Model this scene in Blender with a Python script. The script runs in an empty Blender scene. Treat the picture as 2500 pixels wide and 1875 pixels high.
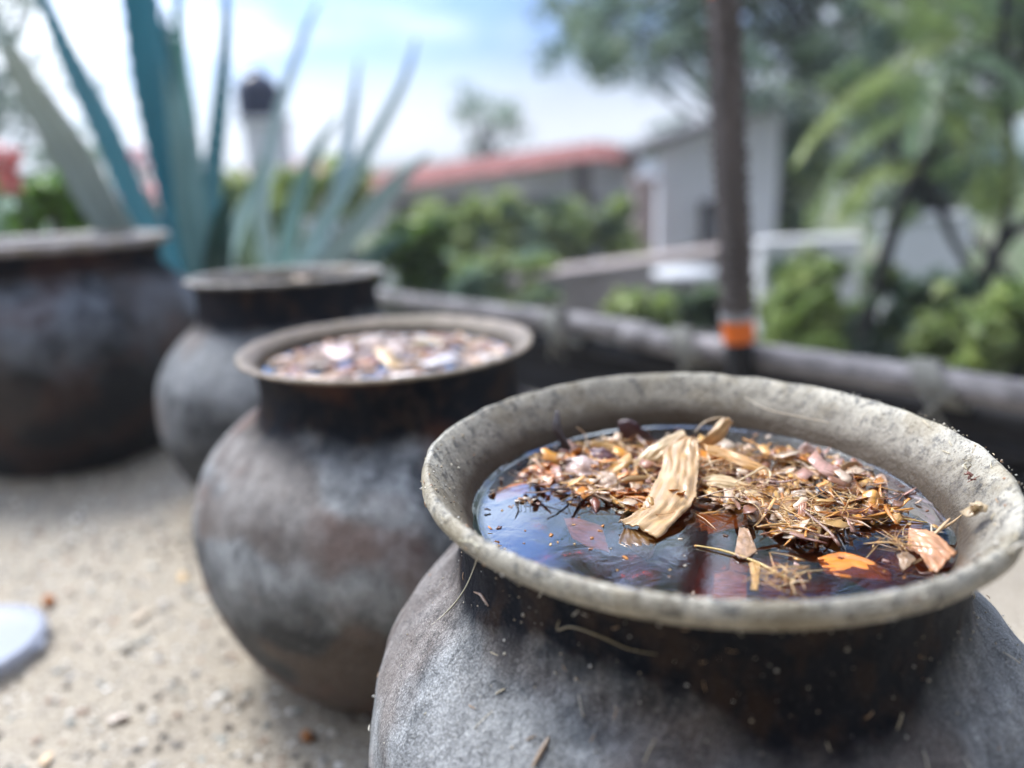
import bpy, math, random
import numpy as np
from mathutils import Vector, Matrix, noise

random.seed(7)
rng = np.random.default_rng(7)
scn = bpy.context.scene

# ------------------------------------------------------------------ camera
CAMZ = 0.58
FPX, PITCH, ROLL = 1871.0, 0.2905, -0.041           # focal length in pixels of the 2500 px wide photograph
cr, sr, cp, sp = math.cos(ROLL), math.sin(ROLL), math.cos(PITCH), math.sin(PITCH)
fwd = Vector((0, cp, -sp)); down = Vector((0, -sp, -cp)); rgt = Vector((1, 0, 0))
xax = rgt * cr + down * (-sr) * -1 * -1
xax = (rgt * cr - down * sr); yax = -(rgt * sr + down * cr)
xax = Vector((cr, 0, 0)) + down * (-sr); yax = -(Vector((sr, 0, 0)) + down * cr)
cam_d = bpy.data.cameras.new("camera"); cam = bpy.data.objects.new("camera", cam_d)
scn.collection.objects.link(cam)
M = Matrix.Identity(4)
for i in range(3):
    M[i][0] = xax[i]; M[i][1] = yax[i]; M[i][2] = -fwd[i]
M.translation = Vector((0, 0, CAMZ))
cam.matrix_world = M
cam_d.sensor_width = 36.0; cam_d.lens = FPX / 2500 * 36
cam_d.clip_start = 0.02; cam_d.clip_end = 2000
cam_d.dof.use_dof = True; cam_d.dof.focus_distance = 0.455; cam_d.dof.aperture_fstop = 2.0
scn.camera = cam
HAZE = .005

# ------------------------------------------------------------------ world, sun, exposure
SUN_EL, SUN_AZ = math.radians(56), math.radians(-42)   # azimuth from +y (view direction), negative = to the left
w = bpy.data.worlds.new("World"); scn.world = w; w.use_nodes = True
nt = w.node_tree; nt.nodes.clear()
N = nt.nodes.new; LK = nt.links.new
out = N('ShaderNodeOutputWorld'); bg = N('ShaderNodeBackground'); bg.inputs[1].default_value = 1.0
sky = N('ShaderNodeTexSky'); sky.sky_type = 'NISHITA'; sky.sun_disc = False
sky.sun_elevation = SUN_EL; sky.sun_rotation = SUN_AZ; sky.dust_density = 0.6
sc_ = N('ShaderNodeVectorMath'); sc_.operation = 'SCALE'; sc_.inputs[3].default_value = 0.11
LK(sky.outputs[0], sc_.inputs[0])
tc = N('ShaderNodeTexCoord')
mp = N('ShaderNodeMapping'); mp.inputs['Scale'].default_value = (1.0, 1.0, 2.6); mp.inputs['Location'].default_value = (0.35, 0.1, 0.42)
LK(tc.outputs['Generated'], mp.inputs[0])
n1 = N('ShaderNodeTexNoise'); n1.inputs['Scale'].default_value = 2.3; n1.inputs['Detail'].default_value = 7; n1.inputs['Roughness'].default_value = .55
LK(mp.outputs[0], n1.inputs[0])
rp = N('ShaderNodeValToRGB'); rp.color_ramp.elements[0].position = 0.42; rp.color_ramp.elements[1].position = 0.56
LK(n1.outputs[0], rp.inputs[0])
n2 = N('ShaderNodeTexNoise'); n2.inputs['Scale'].default_value = 5.0; n2.inputs['Detail'].default_value = 5
LK(mp.outputs[0], n2.inputs[0])
cl = N('ShaderNodeMixRGB'); cl.inputs[1].default_value = (.60, .67, .76, 1); cl.inputs[2].default_value = (.84, .87, .92, 1)
LK(n2.outputs[0], cl.inputs[0])
bl = N('ShaderNodeMixRGB')
# an opening in the cloud cover, low ahead
dv = N('ShaderNodeVectorMath'); dv.operation = 'DOT_PRODUCT'; LK(tc.outputs['Generated'], dv.inputs[0]); dv.inputs[1].default_value = Vector((-.09, .97, .225)).normalized()
nz = N('ShaderNodeMath'); nz.operation = 'MULTIPLY_ADD'; LK(n2.outputs[0], nz.inputs[0]); nz.inputs[1].default_value = .22; LK(dv.outputs['Value'], nz.inputs[2])
om = N('ShaderNodeMapRange'); om.inputs[1].default_value = 1.035; om.inputs[2].default_value = 1.10; om.inputs[3].default_value = 1.0; om.inputs[4].default_value = .12; LK(nz.outputs[0], om.inputs[0])
mu = N('ShaderNodeMath'); mu.operation = 'MULTIPLY'; LK(rp.outputs[0], mu.inputs[0]); LK(om.outputs[0], mu.inputs[1]); sx_ = N('ShaderNodeSeparateXYZ'); LK(tc.outputs['Generated'], sx_.inputs[0])
hm = N('ShaderNodeMapRange'); hm.inputs[1].default_value = .03; hm.inputs[2].default_value = .13; hm.inputs[3].default_value = 1.0; hm.inputs[4].default_value = .0; LK(sx_.outputs[2], hm.inputs[0])
mx = N('ShaderNodeMath'); mx.operation = 'MAXIMUM'; LK(mu.outputs[0], mx.inputs[0]); LK(hm.outputs[0], mx.inputs[1]); LK(mx.outputs[0], bl.inputs[0]); tn = N('ShaderNodeVectorMath'); tn.operation = 'MULTIPLY'; LK(sc_.outputs[0], tn.inputs[0]); tn.inputs[1].default_value = (.31, .46, .74); LK(tn.outputs[0], bl.inputs[1]); LK(cl.outputs[0], bl.inputs[2])
# cloud and haze brighten towards the veiled sun
sd_ = Vector((math.sin(SUN_AZ) * math.cos(SUN_EL), math.cos(SUN_AZ) * math.cos(SUN_EL), math.sin(SUN_EL)))
gd = N('ShaderNodeVectorMath'); gd.operation = 'DOT_PRODUCT'; LK(tc.outputs['Generated'], gd.inputs[0]); gd.inputs[1].default_value = sd_
gr = N('ShaderNodeValToRGB'); ge = gr.color_ramp.elements; ge[0].position = .0; ge[0].color = (.46, .46, .47, 1); ge[1].position = 1.0; ge[1].color = (1, 1, 1, 1)
e_ = ge.new(.72); e_.color = (.205, .205, .205, 1); e_ = ge.new(.86); e_.color = (.62, .62, .62, 1)
ga = N('ShaderNodeMath'); ga.operation = 'MULTIPLY_ADD'; LK(gd.outputs['Value'], ga.inputs[0]); ga.inputs[1].default_value = .5; ga.inputs[2].default_value = .5; LK(ga.outputs[0], gr.inputs[0])
gs = N('ShaderNodeVectorMath'); gs.operation = 'MULTIPLY'; LK(bl.outputs[0], gs.inputs[0]); LK(gr.outputs[0], gs.inputs[1])
gx = N('ShaderNodeVectorMath'); gx.operation = 'SCALE'; gx.inputs[3].default_value = 4.2; LK(gs.outputs[0], gx.inputs[0])
LK(gx.outputs[0], bg.inputs[0]); LK(bg.outputs[0], out.inputs[0])

sun_d = bpy.data.lights.new("sun", 'SUN'); sun_d.energy = 3.2; sun_d.angle = math.radians(22); sun_d.color = (1.0, .96, .9)
sun = bpy.data.objects.new("sun", sun_d); scn.collection.objects.link(sun)
sdir = Vector((math.sin(SUN_AZ) * math.cos(SUN_EL), math.cos(SUN_AZ) * math.cos(SUN_EL), math.sin(SUN_EL)))
sun.rotation_euler = (-sdir).to_track_quat('-Z', 'Y').to_euler(); sun.location = sdir * 20
scn.view_settings.view_transform = 'Standard'; scn.view_settings.look = 'None'
scn.view_settings.exposure = 0.60; scn.view_settings.gamma = 1.0
scn.view_settings.use_curve_mapping = False
scn.cycles.max_bounces = 8; scn.cycles.transparent_max_bounces = 24
scn.cycles.use_denoising = True; scn.cycles.sample_clamp_indirect = 6
scn.cycles.caustics_reflective = False; scn.cycles.caustics_refractive = False

# ------------------------------------------------------------------ pixel helpers (u, v on the 2212 px wide view of the photograph)
K = 2500 / 2212.0
def ray(u, v):
    a = (u * K - 1250) / FPX; b = (v * K - 937.5) / FPX
    x = a * cr + b * sr; d = -a * sr + b * cr
    return Vector((x, cp - d * sp, -sp - d * cp))
def atz(u, v, z):                       # z in world units
    r = ray(u, v); return Vector((0, 0, CAMZ)) + r * ((z - CAMZ) / r.z)
def aty(u, v, y):
    r = ray(u, v); return Vector((0, 0, CAMZ)) + r * (y / r.y)

# ------------------------------------------------------------------ object helpers
def tag(o, label=None, cat=None, group=None, kind=None):
    if label: o['label'] = label
    if cat: o['category'] = cat
    if group: o['group'] = group
    if kind: o['kind'] = kind
    return o
def empty(name, loc=(0, 0, 0)):
    o = bpy.data.objects.new(name, None); scn.collection.objects.link(o); o.location = loc
    o.empty_display_size = .05
    return o
class MB:
    def __init__(s): s.v = []; s.f = []; s.c = []; s.uv = []; s.n = 0
    def add(s, v, f, col=(1, 1, 1), uv=None):
        v = np.asarray(v, float).reshape(-1, 3)
        s.v.append(v); s.f.extend([tuple(int(i) + s.n for i in q) for q in f]); s.n += len(v)
        c = np.asarray(col, float)
        if c.ndim == 1: c = np.tile(c[:3], (len(v), 1))
        s.c.append(c)
        s.uv.append(np.asarray(uv, float) if uv is not None else np.zeros((len(v), 2)))
    def build(s, name, mat, parent=None, loc=None, smooth=True):
        v = np.concatenate(s.v)
        if loc is not None: v = v - np.array(loc)
        me = bpy.data.meshes.new(name); me.from_pydata(v.tolist(), [], s.f)
        ca = me.color_attributes.new('Col', 'FLOAT_COLOR', 'POINT')
        c = np.concatenate(s.c); ca.data.foreach_set('color', np.c_[c, np.ones(len(c))].ravel())
        uvl = me.uv_layers.new(name='UVMap'); uv = np.concatenate(s.uv)
        li = np.zeros(len(me.loops), int); me.loops.foreach_get('vertex_index', li)
        uvl.data.foreach_set('uv', uv[li].ravel())
        if smooth: me.polygons.foreach_set('use_smooth', [True] * len(me.polygons))
        me.materials.append(mat); me.update()
        o = bpy.data.objects.new(name, me); scn.collection.objects.link(o)
        if loc is not None: o.location = loc
        if parent is not None:
            o.parent = parent
            if loc is None: o.matrix_parent_inverse = Matrix.Translation(-parent.location)
        return o
def catmull(p, n=8):
    p = np.asarray(p, float)
    if len(p) < 3:
        return np.array([p[0] + (p[1] - p[0]) * t for t in np.linspace(0, 1, n + 1)])
    q = np.vstack([2 * p[0] - p[1], p, 2 * p[-1] - p[-2]]); o = []
    for i in range(1, len(q) - 2):
        a, b, c, d = q[i - 1:i + 3]
        for t in np.linspace(0, 1, n, endpoint=False):
            o.append(.5 * (2 * b + (-a + c) * t + (2 * a - 5 * b + 4 * c - d) * t * t + (-a + 3 * b - 3 * c + d) * t ** 3))
    o.append(p[-1]); return np.array(o)
def tube(mb, pts, rad, seg=8, col=(1, 1, 1), n=6, wob=0.0, closed_ends=True, sp_=True):
    P = catmull(pts, n) if sp_ else np.asarray(pts, float)
    R = np.interp(np.linspace(0, 1, len(P)), np.linspace(0, 1, len(rad)), rad) if np.ndim(rad) else np.full(len(P), rad)
    T = np.gradient(P, axis=0); T /= np.linalg.norm(T, axis=1)[:, None] + 1e-12
    up = np.array([0, 0, 1.]) if abs(T[0][2]) < .9 else np.array([1., 0, 0])
    vs = []; uvs = []; L = np.r_[0, np.cumsum(np.linalg.norm(np.diff(P, axis=0), axis=1))]
    a = np.cross(T[0], up); a /= np.linalg.norm(a)
    for i in range(len(P)):
        a = a - T[i] * a.dot(T[i]); a /= np.linalg.norm(a) + 1e-12
        b = np.cross(T[i], a)
        for k in range(seg):
            th = 2 * math.pi * k / seg; r = R[i]
            if wob: r *= 1 + wob * noise.noise(Vector(P[i] / max(R[i], 1e-4) * .6 + 3 * (a * math.cos(th) + b * math.sin(th)) * .4))
            vs.append(P[i] + r * (a * math.cos(th) + b * math.sin(th))); uvs.append((k / seg, L[i]))
    f = []
    for i in range(len(P) - 1):
        for k in range(seg):
            k2 = (k + 1) % seg
            f.append((i * seg + k, i * seg + k2, (i + 1) * seg + k2, (i + 1) * seg + k))
    if closed_ends:
        f.append(tuple(range(seg - 1, -1, -1))); f.append(tuple((len(P) - 1) * seg + k for k in range(seg)))
    mb.add(vs, f, col, uvs)
def box(mb, c, s, rz=0, col=(1, 1, 1)):
    c = np.array(c, float); s = np.array(s, float) / 2
    v = np.array([[x, y, z] for x in (-1, 1) for y in (-1, 1) for z in (-1, 1)]) * s
    ca, sa = math.cos(rz), math.sin(rz)
    v = np.c_[v[:, 0] * ca - v[:, 1] * sa, v[:, 0] * sa + v[:, 1] * ca, v[:, 2]] + c
    mb.add(v, [(0, 1, 3, 2), (4, 6, 7, 5), (0, 4, 5, 1), (2, 3, 7, 6), (0, 2, 6, 4), (1, 5, 7, 3)], col)

# ------------------------------------------------------------------ materials
def mat(name):
    m = bpy.data.materials.new(name); m.use_nodes = True
    t = m.node_tree; t.nodes.clear()
    o = t.nodes.new('ShaderNodeOutputMaterial'); b = t.nodes.new('ShaderNodeBsdfPrincipled')
    t.links.new(b.outputs[0], o.inputs[0]); return m, t, b, o
def nd(t, typ, **kw):
    n = t.nodes.new(typ)
    for k, v in kw.items():
        if k.startswith('i_'):
            key = k[2:]; key = int(key) if key.isdigit() else key
            n.inputs[key].default_value = v
        else: setattr(n, k, v)
    return n
def noise_tex(t, scale, detail=4, rough=.5, coord=None, vscale=None, typ='ShaderNodeTexNoise', dist=0):
    c = coord
    if c is None: c = nd(t, 'ShaderNodeTexCoord').outputs['Object']
    if vscale:
        m = nd(t, 'ShaderNodeMapping'); m.inputs['Scale'].default_value = vscale; t.links.new(c, m.inputs[0]); c = m.outputs[0]
    n = t.nodes.new(typ); n.inputs['Scale'].default_value = scale
    if typ == 'ShaderNodeTexNoise':
        n.inputs['Detail'].default_value = detail; n.inputs['Roughness'].default_value = rough; n.inputs['Distortion'].default_value = dist
    t.links.new(c, n.inputs[0]); return n.outputs[0]
def ramp(t, fac, stops, interp='LINEAR'):
    r = t.nodes.new('ShaderNodeValToRGB'); r.color_ramp.interpolation = interp
    e = r.color_ramp.elements
    while len(e) < len(stops): e.new(.5)
    for i, (p, c) in enumerate(stops):
        e[i].position = p
        if np.ndim(c) == 0: c = (c, c, c)
        e[i].color = (*c, 1)
    t.links.new(fac, r.inputs[0]); return r.outputs[0]
def mix(t, fac, a, b, mode='MIX'):
    m = t.nodes.new('ShaderNodeMixRGB'); m.blend_type = mode
    for i, x in ((0, fac), (1, a), (2, b)):
        if hasattr(x, 'links'): t.links.new(x, m.inputs[i])
        elif i == 0: m.inputs[0].default_value = x
        else: m.inputs[i].default_value = (*x, 1)
    return m.outputs[0]
def bump(t, h, strength, dist, normal=None):
    b = t.nodes.new('ShaderNodeBump'); b.inputs['Strength'].default_value = strength; b.inputs['Distance'].default_value = dist
    t.links.new(h, b.inputs['Height'])
    if normal is not None: t.links.new(normal, b.inputs['Normal'])
    return b.outputs[0]
def math_(t, op, a, b=None, clamp=False):
    m = t.nodes.new('ShaderNodeMath'); m.operation = op; m.use_clamp = clamp
    for i, x in ((0, a), (1, b)):
        if x is None: continue
        if hasattr(x, 'links'): t.links.new(x, m.inputs[i])
        else: m.inputs[i].default_value = x
    return m.outputs[0]

def simple(name, col, rough=.7, var=.25, scale=8, bmp=0.2, bd=.01, spec=.4, vscale=None):
    m, t, b, o = mat(name)
    n = noise_tex(t, scale, 5, .6, vscale=vscale)
    c = ramp(t, n, [(.3, tuple(x * (1 - var) for x in col)), (.7, tuple(min(1, x * (1 + var)) for x in col))])
    t.links.new(c, b.inputs['Base Color']); b.inputs['Roughness'].default_value = rough
    b.inputs['Specular IOR Level'].default_value = spec
    t.links.new(bump(t, noise_tex(t, scale * 4, 5, .6, vscale=vscale), bmp, bd), b.inputs['Normal'])
    return m
def attr_mat(name, rough=.45, transl=0.0, streak=0.0, coat=0.0, bmp=.3, bd=.0006, scale=300, spec=.5, var=.35):
    """colour comes from the mesh attribute of each piece, grain from noise stretched along the piece"""
    m, t, b, o = mat(name)
    a = nd(t, 'ShaderNodeVertexColor', layer_name='Col').outputs[0]
    uv = nd(t, 'ShaderNodeTexCoord').outputs['UV']
    if streak:
        n = noise_tex(t, streak, 5, .65, coord=uv, vscale=(1, .12, 1))
        n_o = noise_tex(t, scale, 3, .6)
        f = mix(t, .12, n, n_o)
    else:
        f = noise_tex(t, scale, 4, .6)
    g = ramp(t, f, [(.3, 1 - var), (.5, 1.0), (.7, 1 + var * .6)])
    c = mix(t, 1.0, a, g, 'MULTIPLY')
    t.links.new(c, b.inputs['Base Color']); b.inputs['Roughness'].default_value = rough
    b.inputs['Specular IOR Level'].default_value = spec
    b.inputs['Coat Weight'].default_value = coat; b.inputs['Coat Roughness'].default_value = .08
    nn = bump(t, f, bmp, bd); t.links.new(nn, b.inputs['Normal'])
    if coat: t.links.new(nn, b.inputs['Coat Normal'])
    if transl:
        tr = t.nodes.new('ShaderNodeBsdfTranslucent'); t.links.new(mix(t, 1., c, (1.0, .8, .5), 'MULTIPLY') if streak else c, tr.inputs[0])
        ms = t.nodes.new('ShaderNodeMixShader'); ms.inputs[0].default_value = transl
        t.links.new(b.outputs[0], ms.inputs[1]); t.links.new(tr.outputs[0], ms.inputs[2]); t.links.new(ms.outputs[0], o.inputs[0])
    return m

def pot_material(name, seed, grey=(.20, .21, .22), dark=(.035, .041, .05), brown=(.15, .105, .078), neck_shade=(.004, .006, .012),
                 lipc=(.58, .545, .45), lip_dark=(.10, .105, .105), neck=(-.085, -.03), lip_z=-.014, brown_amt=.55, fine=True, orange=0.0, lowf=.95):
    m, t, b, o = mat(name)
    tcn = nd(t, 'ShaderNodeTexCoord').outputs['Object']
    mpn = nd(t, 'ShaderNodeMapping'); mpn.inputs['Location'].default_value = (seed * 1.7, seed * .9, seed); t.links.new(tcn, mpn.inputs[0]); oc = mpn.outputs[0]
    big = noise_tex(t, 7, 5, .55, coord=oc)
    med = noise_tex(t, 38, 6, .65, coord=oc, vscale=(1, 1, .7))
    fin = noise_tex(t, 420, 3, .7, coord=oc)
    body = mix(t, ramp(t, big, [(.40, 0), (.56, 1)]), dark, grey)
    body = mix(t, ramp(t, med, [(.44, 0.0), (.60, .75)]), body, tuple(min(1, x * 1.5) for x in grey))
    # shade of the lower body painted in below the ash-grey upper part
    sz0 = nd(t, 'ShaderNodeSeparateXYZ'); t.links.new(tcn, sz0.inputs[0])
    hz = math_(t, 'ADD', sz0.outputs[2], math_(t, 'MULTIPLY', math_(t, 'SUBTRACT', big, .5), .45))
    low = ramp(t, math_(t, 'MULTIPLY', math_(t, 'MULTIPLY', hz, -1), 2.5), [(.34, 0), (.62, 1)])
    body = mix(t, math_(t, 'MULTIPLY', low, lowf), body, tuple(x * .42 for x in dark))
    bn = noise_tex(t, 5.0, 3, .5, coord=oc, vscale=(1.1, 1, 1.4))
    body = mix(t, ramp(t, bn, [(.50, 0), (.56, brown_amt)]), body, brown)
    f2 = noise_tex(t, 900, 2, .8, coord=oc)
    body = mix(t, 1.0, body, ramp(t, f2, [(.36, .55), (.5, .95), (.64, 1.7)]), 'MULTIPLY')
    # small cracks running down the clay skin
    cr_ = noise_tex(t, 30, 6, .7, coord=oc, vscale=(1.5, 1.5, .35), dist=.6)
    crack = ramp(t, cr_, [(.485, 0), (.5, .7), (.515, 0)])
    body = mix(t, crack, body, tuple(x * .5 for x in dark))
    # shade under the lip painted into the neck, uneven edge, brown stains
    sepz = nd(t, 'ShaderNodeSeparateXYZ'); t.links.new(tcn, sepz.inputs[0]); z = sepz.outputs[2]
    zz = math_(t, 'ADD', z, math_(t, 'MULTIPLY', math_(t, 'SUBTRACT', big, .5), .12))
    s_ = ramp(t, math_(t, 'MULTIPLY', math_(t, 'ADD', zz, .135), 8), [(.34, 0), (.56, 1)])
    scol = mix(t, ramp(t, med, [(.48, 0), (.62, .8)]), neck_shade, (.035, .020, .013))
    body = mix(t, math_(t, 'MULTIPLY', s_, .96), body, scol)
    if orange:
        on = noise_tex(t, 9, 3, .5, coord=oc)
        body = mix(t, ramp(t, on, [(.52, 0), (.62, orange)]), body, (.22, .085, .045))
    sp = ramp(t, fin, [(.58, 0), (.68, .7)])
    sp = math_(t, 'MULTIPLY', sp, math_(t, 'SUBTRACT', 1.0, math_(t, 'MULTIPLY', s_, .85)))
    body = mix(t, sp, body, (.36, .36, .34))
    # pale ash crusted lip and mouth
    lipm = mix(t, ramp(t, noise_tex(t, 60, 6, .7, coord=oc), [(.42, 0), (.58, 1)]), lipc, tuple(x * .72 for x in lipc))
    lipm = mix(t, ramp(t, noise_tex(t, 130, 6, .75, coord=oc), [(.52, 0), (.60, .8)]), lipm, lip_dark)
    lipm = mix(t, ramp(t, fin, [(.57, 0), (.63, .75)]), lipm, (.10, .09, .08))
    lipm = mix(t, ramp(t, noise_tex(t, 17, 4, .6, coord=oc), [(.50, 0), (.58, .55)]), lipm, (.30, .25, .16))
    lz = math_(t, 'ADD', z, math_(t, 'MULTIPLY', math_(t, 'SUBTRACT', med, .5), .012))
    lf = ramp(t, math_(t, 'MULTIPLY', math_(t, 'SUBTRACT', lz, lip_z - .006), 60), [(0.1, 0), (.5, 1)])
    xy = nd(t, 'ShaderNodeVectorMath', operation='MULTIPLY'); t.links.new(tcn, xy.inputs[0]); xy.inputs[1].default_value = (1, 1, 0)
    ln = nd(t, 'ShaderNodeVectorMath', operation='LENGTH'); t.links.new(xy.outputs[0], ln.inputs[0])
    inner = nd(t, 'ShaderNodeVertexColor', layer_name='Col'); sx = nd(t, 'ShaderNodeSeparateColor'); t.links.new(inner.outputs[0], sx.inputs[0])
    lf = math_(t, 'MAXIMUM', lf, math_(t, 'SUBTRACT', 1.0, sx.outputs[0]))
    # brown wet stain just above the liquid inside
    col = mix(t, lf, body, lipm)
    wet = math_(t, 'MULTIPLY', sx.outputs[1], -1); 
    col = mix(t, math_(t, 'SUBTRACT', 1.0, sx.outputs[1]), col, (.075, .055, .035))
    t.links.new(col, b.inputs['Base Color'])
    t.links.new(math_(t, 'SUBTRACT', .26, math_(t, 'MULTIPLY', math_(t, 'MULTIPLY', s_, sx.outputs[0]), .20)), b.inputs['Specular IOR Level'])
    b.inputs['Roughness'].default_value = .62; b.inputs['Specular IOR Level'].default_value = .24
    rr = ramp(t, med, [(.3, .5), (.7, .8)]); t.links.new(mix(t, lf, rr, (.34, .34, .34)), b.inputs['Roughness'])
    h1 = bump(t, fin, .7, .0016); h2 = bump(t, med, .6, .004, h1)
    h3 = bump(t, math_(t, 'MULTIPLY', crack, -1), .5, .001, h2)
    t.links.new(h3 if fine else h2, b.inputs['Normal'])
    return m

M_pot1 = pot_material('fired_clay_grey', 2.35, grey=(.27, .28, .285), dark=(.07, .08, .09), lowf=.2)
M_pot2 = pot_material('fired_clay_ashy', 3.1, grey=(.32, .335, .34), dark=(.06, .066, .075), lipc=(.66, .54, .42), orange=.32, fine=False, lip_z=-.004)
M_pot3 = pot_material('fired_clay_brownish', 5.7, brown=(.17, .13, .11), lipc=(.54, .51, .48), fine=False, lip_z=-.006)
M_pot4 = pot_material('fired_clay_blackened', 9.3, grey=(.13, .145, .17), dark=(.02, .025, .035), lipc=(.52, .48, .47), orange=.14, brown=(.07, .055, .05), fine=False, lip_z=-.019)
M_bark = attr_mat('wet_bark', rough=.3, transl=.22, streak=14, coat=1.0, bmp=.35, bd=.0008, scale=500)
M_chip = attr_mat('wet_chips', rough=.3, transl=.1, coat=.7, bmp=.5, bd=.0006, scale=700)
M_straw = attr_mat('straw', rough=.35, coat=.8, scale=900)
M_crumb = attr_mat('crumbs', rough=.8, scale=900)
M_leaf = attr_mat('leaf_green', rough=.4, transl=.45, scale=40, bmp=.1, bd=.002)
M_agave = attr_mat('agave_skin', rough=.5, transl=.05, streak=6, scale=30, bmp=.1, bd=.002, var=.2)
M_trunk = simple('tree_bark', (.028, .028, .03), .85, .4, 30, .6, .006)
M_wood = simple('weathered_wood', (.21, .20, .205), .8, .6, 20, .5, .003)
M_wood_dark = simple('shaded_wood', (.014, .014, .017), .8, .4, 20, .5, .003)  # rail wood darkened: the shade under the rail is in its colour
M_rope = simple('rope_fibre', (.22, .22, .20), .85, .3, 200, .6, .001)

# sand
def sand_mat():
    m, t, b, o = mat('coarse_sand')
    f = noise_tex(t, 260, 4, .7); g = noise_tex(t, 45, 5, .65); h = noise_tex(t, 5, 4, .5)
    c = ramp(t, f, [(.38, (.10, .085, .065)), (.5, (.36, .31, .24)), (.60, (.56, .51, .43))])
    c = mix(t, ramp(t, g, [(.42, 0), (.6, .5)]), c, (.43, .375, .285))
    c = mix(t, ramp(t, h, [(.45, 0), (.7, .4)]), c, (.26, .225, .18))
    t.links.new(c, b.inputs['Base Color']); b.inputs['Roughness'].default_value = .9
    t.links.new(bump(t, f, .6, .002, bump(t, g, .6, .006)), b.inputs['Normal']); return m
M_sand = sand_mat()
M_soil = simple('dark_soil', (.03, .028, .022), .95, .4, 6, .6, .03)  # near black: shade of the gap below the rail put into the soil
def ground_mat():
    m, t, b, o = mat('garden_ground')
    c = ramp(t, noise_tex(t, 1.2, 5, .6), [(.4, (.05, .075, .025)), (.52, (.10, .14, .05)), (.6, (.16, .13, .10))])
    t.links.new(c, b.inputs['Base Color']); b.inputs['Roughness'].default_value = .9; return m
M_ground = ground_mat()

# liquid
def liquid_mat():
    m, t, b, o = mat('brown_infusion'); t.nodes.remove(b)
    a = noise_tex(t, 38, 3, .5, dist=.8); c = noise_tex(t, 140, 2, .5, dist=.5)
    oc = nd(t, 'ShaderNodeTexCoord').outputs['Object']
    s = nd(t, 'ShaderNodeSeparateXYZ'); t.links.new(oc, s.inputs[0])
    nb = bump(t, a, .045, .004); nb = bump(t, c, .02, .0010, nb)
    fr = nd(t, 'ShaderNodeFresnel'); fr.inputs['IOR'].default_value = 1.95; t.links.new(nb, fr.inputs['Normal'])
    fac = math_(t, 'MULTIPLY', fr.outputs[0], 2.1, True)
    gl = nd(t, 'ShaderNodeBsdfGlossy'); gl.inputs['Roughness'].default_value = .0; gl.inputs['Color'].default_value = (.90, .96, 1, 1); t.links.new(nb, gl.inputs['Normal'])
    tr = nd(t, 'ShaderNodeBsdfTransparent'); tr.inputs[0].default_value = (.93, .68, .42, 1)
    ms = nd(t, 'ShaderNodeMixShader'); t.links.new(fac, ms.inputs[0]); t.links.new(tr.outputs[0], ms.inputs[1]); t.links.new(gl.outputs[0], ms.inputs[2])
    t.links.new(ms.outputs[0], o.inputs[0])
    va = nd(t, 'ShaderNodeVolumeAbsorption'); va.inputs[0].default_value = (.80, .26, .05, 1); va.inputs[1].default_value = 38
    t.links.new(va.outputs[0], o.inputs['Volume']); return m
M_liq = liquid_mat()

# ------------------------------------------------------------------ ground
A = np.array([0.70, 1.19]); B = np.array([-0.27, 2.10])
U = (B - A) / np.linalg.norm(B - A); Wd = np.array([-U[1], U[0]])      # U along the fence, Wd towards the camera side
if Wd.dot(-A) < 0: Wd = -Wd
def terr(s, t_): q = A + U * s + Wd * t_; return q
ss = np.unique(np.r_[np.linspace(-5, -1.2, 20), np.linspace(-1.2, 3, 150), np.linspace(3, 7, 20)])
ts = np.unique(np.r_[np.linspace(-.03, 2.1, 90), np.linspace(2.1, 7, 24)])
V = []; F = []
for s in ss:
    for t_ in ts:
        q = terr(s, t_); z = .012 * noise.noise(Vector((q[0] * 3, q[1] * 3, 0))) + .005 * noise.noise(Vector((q[0] * 14, q[1] * 14, 2)))
        V.append((q[0], q[1], z))
nT = len(ts)
for i in range(len(ss) - 1):
    for j in range(nT - 1): F.append((i * nT + j, (i + 1) * nT + j, (i + 1) * nT + j + 1, i * nT + j + 1))
mb = MB(); mb.add(V, F); g = mb.build('sand_ground', M_sand); tag(g, 'pale coarse sand bed the clay pots stand in', kind='structure')
# bank beyond the fence, falling to the lower garden
V = []; F = []; prof = [(-.028, -.004), (-.035, -.05), (-.05, -.45), (-.4, -.75), (-1.2, -1.1), (-2.4, -1.32)]
sb = np.linspace(-5, 7, 80)
for s in sb:
    for k, (t_, z) in enumerate(prof):
        q = terr(s, t_ - (.04 * noise.noise(Vector((s * 3, k, 0))) if k > 1 else 0)); V.append((q[0], q[1], z + (.05 * noise.noise(Vector((s * 2, t_ * 2, 5))) if k > 1 else 0)))
for i in range(len(sb) - 1):
    for j in range(len(prof) - 1): F.append((i * len(prof) + j, i * len(prof) + j + 1, (i + 1) * len(prof) + j + 1, (i + 1) * len(prof) + j))
mb = MB(); mb.add(V, F); g = mb.build('bank_terrain', M_soil); tag(g, 'dark soil bank below the log rail', kind='structure')
GZ = -1.25
mb = MB(); mb.add([(-400, -100, GZ), (400, -100, GZ), (400, 900, GZ), (-400, 900, GZ)], [(0, 1, 2, 3)])
g = mb.build('garden_ground', M_ground); tag(g, 'green and brown garden ground beyond the fence', kind='structure')

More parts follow.
